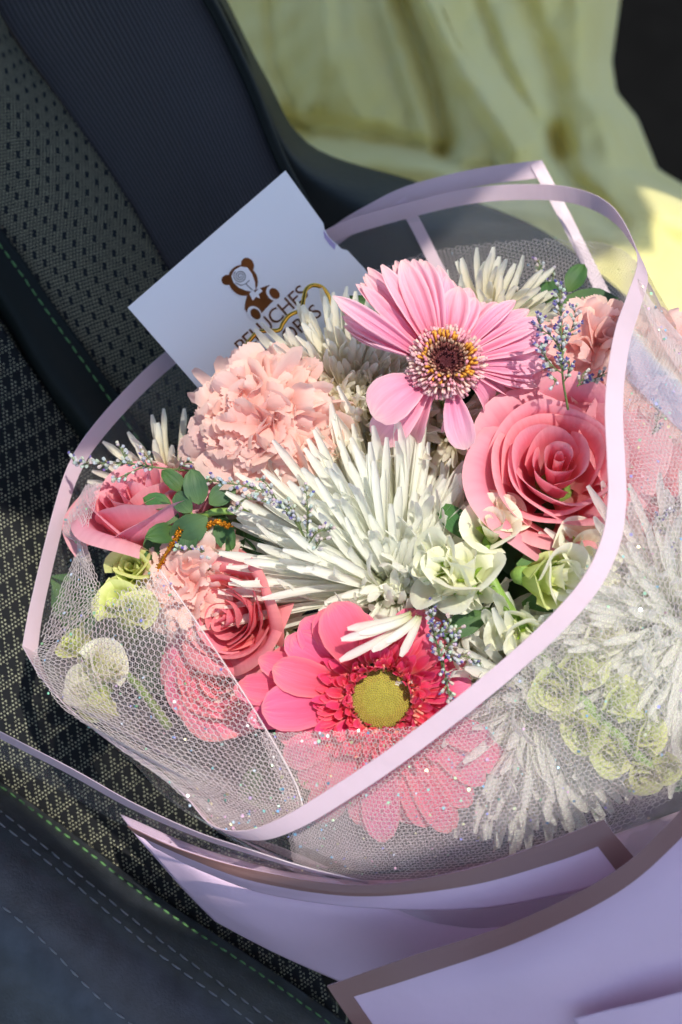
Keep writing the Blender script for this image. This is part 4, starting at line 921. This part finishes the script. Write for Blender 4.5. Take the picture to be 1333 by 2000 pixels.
# ------------------------------------------------------------------ netting
def thread_mat():
    m, N, L, b, o = new_mat('tulle_thread')
    b.inputs['Base Color'].default_value = lin(232, 214, 216); b.inputs['Roughness'].default_value = .45
    tc = N.new('ShaderNodeTexCoord'); nz = N.new('ShaderNodeTexNoise'); nz.inputs['Scale'].default_value = 40; L.new(tc.outputs['Object'], nz.inputs['Vector'])
    c = ramp(N, L, nz.outputs[0], [(.3, lin(238, 222, 224)), (.7, lin(248, 240, 238))]); L.new(c, b.inputs['Base Color'])
    tr = N.new('ShaderNodeBsdfTranslucent'); L.new(c, tr.inputs[0]); mix = N.new('ShaderNodeMixShader'); mix.inputs[0].default_value = .3
    L.new(b.outputs[0], mix.inputs[1]); L.new(tr.outputs[0], mix.inputs[2])
    tp = N.new('ShaderNodeBsdfTransparent'); m3 = N.new('ShaderNodeMixShader'); m3.inputs[0].default_value = .38
    L.new(mix.outputs[0], m3.inputs[1]); L.new(tp.outputs[0], m3.inputs[2]); L.new(m3.outputs[0], o.inputs[0])
    return m
MAT['tulle'] = thread_mat()
m, N, L, b, o = new_mat('iridescent_flakes')
at = N.new('ShaderNodeAttribute'); at.attribute_name = 'pt'; L.new(at.outputs['Color'], b.inputs['Base Color'])
b.inputs['Metallic'].default_value = .8; b.inputs['Roughness'].default_value = .3
MAT['flake'] = m
def net(T, rows, cell, rad, seed, rot=0.0, off=0.0, wrinkle=0.0, name='netting'):
    mres, nres = 80, 60
    g = patch(rows, mres, nres); nn = normals(g)
    if wrinkle:
        a = np.linspace(0, 1, mres)[:, None]; c = np.linspace(0, 1, nres)[None, :]
        g = g + nn * (wrinkle * np.sin(9 * a + 6 * c + seed) * np.sin(5 * c + 14 * a))[..., None] * CM
    if off: g = g + nn * off * CM
    Lu = np.mean(np.sum(np.linalg.norm(np.diff(g, axis=0), axis=2), axis=0)) * 100
    Lv = np.mean(np.sum(np.linalg.norm(np.diff(g, axis=1), axis=2), axis=1)) * 100
    R = math.hypot(Lu, Lv)
    dx = cell * math.sqrt(3) / 2 * 1.0; A, B = [], []
    s = cell / math.sqrt(3)
    ni = int(R / cell) + 2; nj = int(R / (1.5 * s)) + 2
    ii, jj = np.meshgrid(np.arange(-ni, ni), np.arange(-nj, nj), indexing='ij')
    cx = (ii + 0.5 * (jj % 2)) * cell; cy_ = jj * 1.5 * s
    segs = []
    for (a0, a1) in ((90, 150), (150, 210), (30, 90)):
        p0 = np.stack([cx + s * math.cos(math.radians(a0)), cy_ + s * math.sin(math.radians(a0))], -1).reshape(-1, 2)
        p1 = np.stack([cx + s * math.cos(math.radians(a1)), cy_ + s * math.sin(math.radians(a1))], -1).reshape(-1, 2)
        segs.append(np.stack([p0, p1], 1))
    S2 = np.concatenate(segs); cr_, sr_ = math.cos(rot), math.sin(rot)
    S2 = S2 @ np.array([[cr_, sr_], [-sr_, cr_]]) + np.array([Lu / 2, Lv / 2])
    r_ = np.random.default_rng(seed)
    key = np.round(S2 * 50).astype(int)
    jit = (np.sin(key[..., 0] * 12.9898 + key[..., 1] * 78.233) * 43758.5453) % 1 - .5
    S2 = S2 + (jit * cell * .14)[..., None] * np.array([1, .6])
    ok = np.all((S2[..., 0] > 0) & (S2[..., 0] < Lu) & (S2[..., 1] > 0) & (S2[..., 1] < Lv), axis=1); S2 = S2[ok]
    def ev(q, G):
        a = q[:, 0] / Lu * (mres - 1); c = q[:, 1] / Lv * (nres - 1)
        i = np.minimum(a.astype(int), mres - 2); j = np.minimum(c.astype(int), nres - 2); fa = (a - i)[:, None]; fc = (c - j)[:, None]
        return G[i, j] * (1 - fa) * (1 - fc) + G[i + 1, j] * fa * (1 - fc) + G[i, j + 1] * (1 - fa) * fc + G[i + 1, j + 1] * fa * fc
    a = ev(S2[:, 0], g); bb = ev(S2[:, 1], g); nm = ev(S2[:, 0], nn)
    t = bb - a; t /= np.linalg.norm(t, axis=1, keepdims=True) + 1e-12
    a = a - t * rad * .5 * CM; bb = bb + t * rad * .5 * CM
    sd = np.cross(t, nm); sd /= np.linalg.norm(sd, axis=1, keepdims=True) + 1e-12; up = np.cross(sd, t)
    r = rad * CM
    offs = [sd * r, -sd * .5 * r + up * .87 * r, -sd * .5 * r - up * .87 * r]
    V_ = np.stack([a + o_ for o_ in offs] + [bb + o_ for o_ in offs], 1).reshape(-1, 3)
    k = np.arange(len(a))[:, None] * 6
    F_ = np.concatenate([k + np.array([0, 1, 4, 3]), k + np.array([1, 2, 5, 4]), k + np.array([2, 0, 3, 5])])
    me = bpy.data.meshes.new(name); me.vertices.add(len(V_)); me.vertices.foreach_set('co', V_.ravel())
    me.loops.add(len(F_) * 4); me.loops.foreach_set('vertex_index', F_.ravel().astype(np.int32))
    me.polygons.add(len(F_)); me.polygons.foreach_set('loop_start', np.arange(len(F_), dtype=np.int32) * 4)
    me.update(calc_edges=True); me.validate(); me.materials.append(MAT['tulle'])
    me.polygons.foreach_set('use_smooth', [True] * len(me.polygons))
    tag(put(name, me, T, world_coords=True), kind='stuff')
    return g, nn
def glitter(T, g, nn, cnt, seed, lo=.03, hi=.075):
    rr = random.Random(seed); V_, F_, C_ = [], [], []
    pal = [lin(180, 240, 225), lin(200, 190, 250), lin(250, 240, 190), lin(250, 250, 250), lin(160, 215, 250), lin(190, 245, 190), lin(250, 200, 220)]
    m_, n_ = g.shape[:2]
    for _ in range(cnt):
        i, j = rr.randrange(m_), rr.randrange(n_)
        p = Vector(g[i, j]) + Vector(nn[i, j]) * .06 * CM + Vector((rr.uniform(-1, 1), rr.uniform(-1, 1), rr.uniform(-1, 1))) * .1 * CM
        z = (Vector(nn[i, j]) + Vector((rr.gauss(0, .4), rr.gauss(0, .4), rr.gauss(0, .4)))).normalized()
        x = z.orthogonal().normalized(); y = z.cross(x); s = rr.uniform(lo, hi) * CM; o_ = len(V_)
        for k in range(6):
            V_.append(p + (x * math.cos(k * 1.0472) + y * math.sin(k * 1.0472)) * s)
        c = pal[rr.randrange(len(pal))]
        F_.append(tuple(o_ + k for k in range(6))); C_ += [c[:3]] * 6
    tag(put('glitter', mesh('glitter', V_, F_, MAT['flake'], col=C_, smooth=False), T, world_coords=True), kind='stuff')
T = thing('tulle_netting', 'glittery pale pink tulle folded over the flowers at lower left', 'netting', P(300, 1500, 5))
rows_T1 = [[(312, 1112, 7.2), (240, 1150, 6.8), (165, 1200, 5.4), (78, 1250, 4.0)],
           [(400, 1238, 8.2), (300, 1290, 8.2), (190, 1330, 6.8), (66, 1305, 4.4)],
           [(505, 1400, 9.0), (400, 1430, 9.2), (280, 1445, 8.2), (140, 1395, 6.0)],
           [(575, 1525, 9.4), (500, 1555, 9.5), (420, 1560, 9.0), (300, 1508, 7.6)],
           [(598, 1600, 9.6), (540, 1612, 9.6), (480, 1625, 9.4), (415, 1618, 9.0)]]
g, nn = net(T, rows_T1, .25, .0175, 1, .1, wrinkle=.12); glitter(T, g, nn, 150, 1)
net(T, rows_T1, .10, .0075, 2, .4, off=-.5, wrinkle=.2)
pts = curve_pts([P(*r[0]) for r in rows_T1], 50)
V_, F_ = tube_geo(pts, .00035, 6); put('folded_edge', mesh('folded_edge', V_, F_, MAT['tulle']), T, world_coords=True)
rows_T2 = [[(169, 945, 2.0), (180, 942, 2.8), (194, 938, 3.4)], [(122, 1034, 2.0), (140, 1038, 3.0), (162, 1042, 4.0)], [(150, 1068, 2.6), (156, 1070, 3.4), (163, 1074, 4.2)],
           [(112, 1160, 2.8), (150, 1150, 4.2), (190, 1145, 5.2)], [(76, 1250, 3.4), (120, 1240, 4.6), (185, 1190, 5.6)]]
T = thing('tulle_netting', 'tightly pleated tulle beside the coral rose at the left rim', 'netting', P(140, 1240, 3))
g, nn = net(T, rows_T2, .22, .018, 3, .2); glitter(T, g, nn, 40, 3)
net(T, rows_T2, .22, .017, 4, .6, off=-.2)
rows_T3 = [[(505, 1432, 8.6), (540, 1530, 9.0), (560, 1620, 8.8), (575, 1690, 8.0)],
           [(600, 1428, 9.0), (630, 1540, 9.4), (640, 1640, 9.0), (650, 1708, 8.2)],
           [(720, 1422, 9.2), (730, 1540, 9.8), (740, 1650, 9.2), (750, 1718, 8.4)],
           [(890, 1402, 9.7), (930, 1500, 10.0), (950, 1610, 9.4), (960, 1690, 8.4)],
           [(1010, 1310, 10.0), (1090, 1420, 10.0), (1150, 1530, 9.4), (1200, 1630, 8.4)],
           [(1100, 1190, 10.4), (1220, 1290, 10.0), (1320, 1400, 9.6), (1400, 1480, 8.6)],
           [(1175, 1040, 10.4), (1300, 1080, 10.0), (1400, 1150, 9.5), (1500, 1220, 8.6)],
           [(1195, 880, 9.8), (1310, 900, 9.6), (1420, 940, 9.2), (1520, 980, 8.4)],
           [(1200, 740, 8.8), (1310, 780, 8.8), (1410, 820, 8.4), (1510, 880, 7.6)],
           [(1225, 640, 7.4), (1310, 690, 7.4), (1390, 740, 7.0), (1480, 800, 6.6)],
           [(1245, 545, 5.6), (1275, 590, 6.0), (1330, 660, 6.0), (1420, 720, 5.8)]]
T = thing('tulle_netting', 'glittery tulle veil under the clear wrap along the bottom and right', 'netting', P(1000, 1650, 8))
g, nn = net(T, rows_T3, .185, .0125, 5, .2, wrinkle=.1); glitter(T, g, nn, 420, 5)
net(T, rows_T3, .10, .0078, 16, .5, off=-.35, wrinkle=.15)
rows_T4 = [[(715, 530, -5), (730, 640, -6), (760, 780, -7)], [(850, 488, -6.5), (850, 600, -7.5), (860, 780, -8)], [(990, 470, -6.5), (980, 600, -7), (970, 780, -7.5)], [(1120, 466, -5), (1110, 600, -5.5), (1080, 780, -6)],
           [(1200, 480, -2), (1200, 610, -2), (1180, 780, -2)], [(1245, 515, 2), (1250, 640, 2), (1240, 780, 2)], [(1262, 545, 4.5), (1330, 680, 4.5), (1400, 800, 4.5)]]
T = thing('tulle_netting', 'fine grey looking tulle standing behind the flowers at the top', 'netting', P(1000, 780, -7))
g, nn = net(T, rows_T4, .22, .014, 7, .3, wrinkle=.1); glitter(T, g, nn, 50, 7, .02, .05)

# ------------------------------------------------------------------ clear wrap and lilac paper
def film_mat(name, haze, tint=(1, 1, 1, 1), gloss=0.3):
    m, N, L, b, o = new_mat(name)
    N.remove(b)
    tp = N.new('ShaderNodeBsdfTransparent'); tp.inputs[0].default_value = tint
    gl = N.new('ShaderNodeBsdfGlossy'); gl.inputs['Roughness'].default_value = .09; gl.inputs[0].default_value = (1, 1, 1, 1)
    tc = N.new('ShaderNodeTexCoord'); nz = N.new('ShaderNodeTexNoise'); nz.inputs['Scale'].default_value = 22; nz.inputs['Detail'].default_value = 3
    L.new(tc.outputs['Object'], nz.inputs['Vector'])
    bp = N.new('ShaderNodeBump'); bp.inputs['Strength'].default_value = .35; bp.inputs['Distance'].default_value = .004; L.new(nz.outputs[0], bp.inputs['Height'])
    L.new(bp.outputs[0], gl.inputs['Normal'])
    fr = N.new('ShaderNodeFresnel'); fr.inputs[0].default_value = 1.4; L.new(bp.outputs[0], fr.inputs['Normal'])
    df = N.new('ShaderNodeBsdfTranslucent'); df.inputs[0].default_value = (.85, .84, .86, 1)
    d2 = N.new('ShaderNodeBsdfDiffuse'); d2.inputs[0].default_value = (.85, .84, .86, 1)
    h = N.new('ShaderNodeMixShader'); L.new(df.outputs[0], h.inputs[1]); L.new(d2.outputs[0], h.inputs[2])
    m1 = N.new('ShaderNodeMixShader'); m1.inputs[0].default_value = haze; L.new(tp.outputs[0], m1.inputs[1]); L.new(h.outputs[0], m1.inputs[2])
    m2 = N.new('ShaderNodeMixShader'); L.new(math_node(N, L, 'MULTIPLY', fr.outputs[0], gloss), m2.inputs[0]); L.new(m1.outputs[0], m2.inputs[1]); L.new(gl.outputs[0], m2.inputs[2])
    L.new(m2.outputs[0], o.inputs[0])
    return m
MAT['film'] = film_mat('clear_film', .08)
def band_mat(name, c, trans=.25, rough=.35):
    m = plain(name, c, rough, .5, .05, 15, bump=.35)
    N, L = m.node_tree.nodes, m.node_tree.links; b = N['Principled BSDF']; o = N['Material Output']
    tr = N.new('ShaderNodeBsdfTranslucent'); tr.inputs[0].default_value = c; mix = N.new('ShaderNodeMixShader'); mix.inputs[0].default_value = trans
    L.new(b.outputs[0], mix.inputs[1]); L.new(tr.outputs[0], mix.inputs[2]); L.new(mix.outputs[0], o.inputs[0]); return m
MAT['band'] = band_mat('pale_mauve_border', lin(232, 212, 222), .4)
MAT['paper'] = band_mat('lilac_paper', lin(226, 198, 220), .2, .4)
MAT['paper_brown'] = band_mat('brown_border', lin(140, 104, 100), .1, .4)

# rim (free edge) and the point the wall runs to from there
RIM = [(44, 1262, 3.0, 215, 1350, 0.5), (62, 1170, 2.6, 205, 1250, -0.8), (108, 985, 1.4, 230, 1090, -1.8), (140, 895, .6, 260, 1010, -2.4), (185, 828, 0, 310, 960, -3), (255, 750, -1.5, 370, 900, -4), (320, 690, -2.8, 430, 860, -5),
       (450, 590, -4.5, 540, 800, -7.5), (560, 505, -5.0, 640, 740, -8), (655, 440, -5, 720, 700, -8.5), (800, 395, -5, 830, 680, -9), (930, 366, -5, 940, 680, -9), (1060, 360, -4.2, 1060, 680, -8.5), (1140, 372, -3, 1150, 690, -7),
       (1195, 402, -1.2, 1240, 690, -3), (1230, 455, 1.5, 1310, 690, 0), (1246, 510, 4.5, 1380, 720, 4), (1226, 575, 7.0, 1400, 760, 6), (1203, 640, 9.0, 1400, 800, 8), (1188, 720, 10.2, 1400, 850, 9.2), (1182, 800, 10.8, 1400, 900, 10),
       (1186, 900, 11.2, 1400, 980, 10.2), (1188, 970, 11.4, 1400, 1060, 10.4), (1176, 1050, 11.7, 1390, 1160, 10.6), (1138, 1130, 12, 1370, 1280, 10.7), (1070, 1208, 12.1, 1330, 1400, 10.7), (975, 1295, 12, 1240, 1510, 10.6), (870, 1380, 11.7, 1120, 1600, 10.4),
       (750, 1470, 11.2, 960, 1670, 10), (630, 1550, 10.6, 800, 1710, 9.6), (550, 1597, 10.2, 700, 1715, 9.2), (480, 1622, 9.7, 620, 1705, 8.6), (415, 1612, 9.1, 540, 1680, 7.4), (365, 1558, 8.3, 480, 1655, 6), (305, 1500, 7.6, 420, 1620, 4.6),
       (225, 1450, 6.6, 350, 1575, 2.8), (145, 1393, 5.6, 290, 1510, 1.2), (82, 1325, 4.4, 240, 1440, 0), (44, 1262, 3.0, 215, 1350, 0.5)]
NECK = P(1560, 2060, -4)
nr = 260
rim3 = catmull(np.array([list(P(*r[:3])) for r in RIM]), nr); far3 = catmull(np.array([list(P(*r[3:])) for r in RIM]), nr)
neck3 = np.array([list(NECK + (Vector(f) - Vector(far3.mean(axis=0))) * 0.22) for f in far3])
def rim_band(w0, w1):
    dv = far3 - rim3; ln = np.linalg.norm(dv, axis=1, keepdims=True); dv = dv / ln
    return rim3 + dv * w0 * CM, rim3 + dv * w1 * CM
wrap = thing('clear_wrap', 'clear cellophane wrap with a pale mauve border round the open bouquet', 'wrapping', P(900, 1640, 0))
b0, b1 = rim_band(0, .78)
rowsW = [rim3]
for k in range(1, 9):
    f = k / 8; rowsW.append(rim3 * (1 - f) + far3 * f + 0)
for k in range(1, 6):
    f = k / 5; rowsW.append(far3 * (1 - f) + neck3 * f)
g = np.stack(rowsW, 1)
g = catmull(g, 44, 1)
me = mesh('film', g.reshape(-1, 3), grid_faces(nr, 44), MAT['film'], uv=np.zeros((nr * 44, 2)))
put('film', me, wrap, world_coords=True)
gb = np.stack([b0 * (1 - f) + b1 * f for f in np.linspace(0, 1, 4)], 1)
def band(name, gb, mat, T, thick=.03, side=1):
    nn = normals(gb); A = (gb + nn * thick * .5 * CM); B = (gb - nn * thick * .5 * CM); m_, n_ = gb.shape[:2]
    ring = np.concatenate([A, B[:, ::-1]], 1); k = ring.shape[1]
    me = mesh(name, ring.reshape(-1, 3), grid_faces(m_, k, 0, True) + [tuple(range(k))[::-1], tuple((m_ - 1) * k + q for q in range(k))], mat, smooth=False)
    return put(name, me, T, world_coords=True)
band('border', gb, MAT['band'], wrap, .035)
# second clear sheet standing behind, with its own border
sheet2 = thing('clear_wrap', 'second clear cellophane sheet whose square corner stands up at the top', 'wrapping', P(950, 700, -6.5))
c_top = [(560, 520, -6.4), (655, 440, -6.2), (720, 400, -6), (800, 362, -6), (930, 330, -6), (1058, 313, -5.6)]
c_rt = [(1058, 313, -5.6), (1105, 400, -5.4), (1150, 490, -5.2), (1200, 590, -4.8), (1240, 680, -4)]
tp = catmull(np.array([list(P(*q)) for q in c_top]), 40)
lo = catmull(np.array([list(P(*q)) for q in [(640, 760, -8.6), (760, 760, -9.2), (860, 760, -9.4), (960, 760, -9.4), (1080, 740, -8.6), (1240, 690, -5)]]), 40)
g = np.stack([tp * (1 - f) + lo * f for f in np.linspace(0, 1, 16)], 1)
sheet('film', g, MAT['film'], sheet2)
def strip(px, w, T, inward=(0, -1, 0), mat=None, name='border'):
    p = catmull(np.array([list(P(*q)) for q in px]), 60)
    t = np.gradient(p, axis=0); t /= np.linalg.norm(t, axis=1, keepdims=True); s = np.cross(t, np.array(NX)); s /= np.linalg.norm(s, axis=1, keepdims=True)
    if np.mean(s @ np.array(D(*inward))) < 0: s = -s
    gg = np.stack([p + s * (w * f) * CM for f in np.linspace(0, 1, 3)], 1)
    return band(name, gg + np.array(NX) * .05 * CM, mat or MAT['band'], T)
strip(c_top, .88, sheet2, (0.2, -1, 0)); strip(c_rt, .62, sheet2, (-1, 0, 0))
strip([(772, 398, -5.4), (800, 440, -5.6), (835, 510, -6), (880, 600, -6.4), (915, 680, -7)], .6, sheet2, (1, 0, 0))
# third, low clear sheet at bottom left
sheet3 = thing('clear_wrap', 'narrow clear sheet edge sweeping over the seat at lower left', 'wrapping', P(200, 1560, 4))
e_ = [(-120, 1365, 4.0), (0, 1428, 5.0), (140, 1500, 6.4), (260, 1567, 7.6), (380, 1622, 8.6), (480, 1656, 9.2), (600, 1694, 9.2), (720, 1722, 9.0)]
e3 = catmull(np.array([list(P(*q)) for q in e_]), 60); e4 = catmull(np.array([list(P(*q)) for q in [(-120, 1410, 1), (0, 1482, 2), (120, 1545, 3), (240, 1610, 4), (360, 1655, 5), (470, 1690, 6), (590, 1715, 6.5), (720, 1738, 7)]]), 60)
g = np.stack([e3 * (1 - f) + e4 * f for f in np.linspace(0, 1, 8)], 1); sheet('film', g, MAT['film'], sheet3)
gb = np.stack([e3 * (1 - f) + e4 * f for f in (0, .12, .24)], 1); band('border', gb + np.array(NX) * .03 * CM, MAT['band'], sheet3)

def paper(label, rows, m_, n_, borders, thick=.04, wr=0.05):
    T = thing('lilac_paper', label, 'paper', P(*rows[-1][len(rows[-1]) // 2]))
    g = patch(rows, m_, n_); nn = normals(g)
    if wr:
        a = np.linspace(0, 1, m_)[:, None]; c = np.linspace(0, 1, n_)[None, :]
        g = g + nn * (wr * np.sin(7 * c + 3 * a) * np.sin(4 * a + 2 + 5 * c))[..., None] * CM; nn = normals(g)
    sheet('paper_sheet', g, MAT['paper'], T, thick)
    for (axis, side, w) in borders:
        gg = g if axis == 0 else np.swapaxes(g, 0, 1); gn = nn if axis == 0 else np.swapaxes(nn, 0, 1)
        if side: gg = gg[::-1]; gn = gn[::-1]
        L_ = np.cumsum(np.concatenate([[0], np.linalg.norm(np.diff(gg.mean(1), axis=0), axis=1)])) * 100
        f = np.linspace(0, w, 4); S_ = np.stack([np.stack([np.interp(f, L_, gg[:, k, q]) for q in range(3)], -1) for k in range(gg.shape[1])], 0)
        Sn = np.stack([np.stack([np.interp(f, L_, gn[:, k, q]) for q in range(3)], -1) for k in range(gg.shape[1])], 0)
        band('border', S_ + Sn * .03 * CM, MAT['paper_brown'], T, .03)
    return T
paper('shaded lilac paper wrapped under the bouquet at the bottom', [[(235, 1590, 1.0), (420, 1665, 3.5), (700, 1720, 5.6), (1000, 1690, 6.5), (1400, 1560, 6)],
       [(280, 1650, 2.4), (450, 1730, 5.0), (700, 1770, 6.8), (1000, 1760, 7.4), (1400, 1700, 7)],
       [(345, 1730, 2.2), (520, 1815, 4.6), (760, 1850, 6.2), (1000, 1880, 7), (1400, 1900, 7)],
       [(420, 1800, .5), (600, 1895, 2.2), (800, 1970, 3.4), (1050, 2020, 4.4), (1400, 2100, 5)]], 40, 60, [], wr=.12)
paper('upper lilac paper flap with a brown border along its curved edge', [[(250, 1612, 5.2), (360, 1660, 7.2), (500, 1700, 8.6), (700, 1728, 9.4), (900, 1700, 10.0), (1060, 1648, 10.4), (1180, 1600, 10.8)],
       [(275, 1635, 5.2), (380, 1682, 7.0), (510, 1725, 8.4), (705, 1752, 9.3), (910, 1735, 9.9), (1080, 1690, 10.3), (1212, 1642, 10.7)],
       [(300, 1655, 4.4), (400, 1705, 6.0), (520, 1748, 7.6), (705, 1772, 8.8), (930, 1775, 9.4), (1110, 1745, 9.9), (1262, 1700, 10.4)]], 24, 70, [(0, 0, .62), (1, 1, .85)])
paper('large pale lilac paper flap with a brown border at lower right', [[(640, 1925, 9.0), (800, 1868, 10.5), (1000, 1803, 11.3), (1180, 1715, 11.95), (1290, 1625, 12.0), (1400, 1500, 11.6)],
       [(690, 2000, 9.0), (860, 1960, 10.8), (1050, 1890, 12.0), (1230, 1800, 12.4), (1350, 1700, 12.4), (1480, 1560, 11.8)],
       [(740, 2080, 8.0), (930, 2060, 10.2), (1120, 1990, 11.4), (1310, 1900, 12.0), (1420, 1800, 12), (1560, 1650, 11)],
       [(790, 2150, 6.0), (1000, 2160, 8.6), (1200, 2100, 10), (1390, 2000, 10.6), (1500, 1880, 10.8), (1640, 1750, 10)]], 40, 60, [(0, 0, .72), (1, 0, .85)], wr=.06)
paper('pinkish inner lilac paper layer at the bottom right corner', [[(1120, 1990, 12.2), (1240, 1960, 12.8), (1400, 1920, 13)], [(1160, 2080, 12), (1280, 2060, 12.6), (1450, 2020, 12.8)]], 16, 24, [])
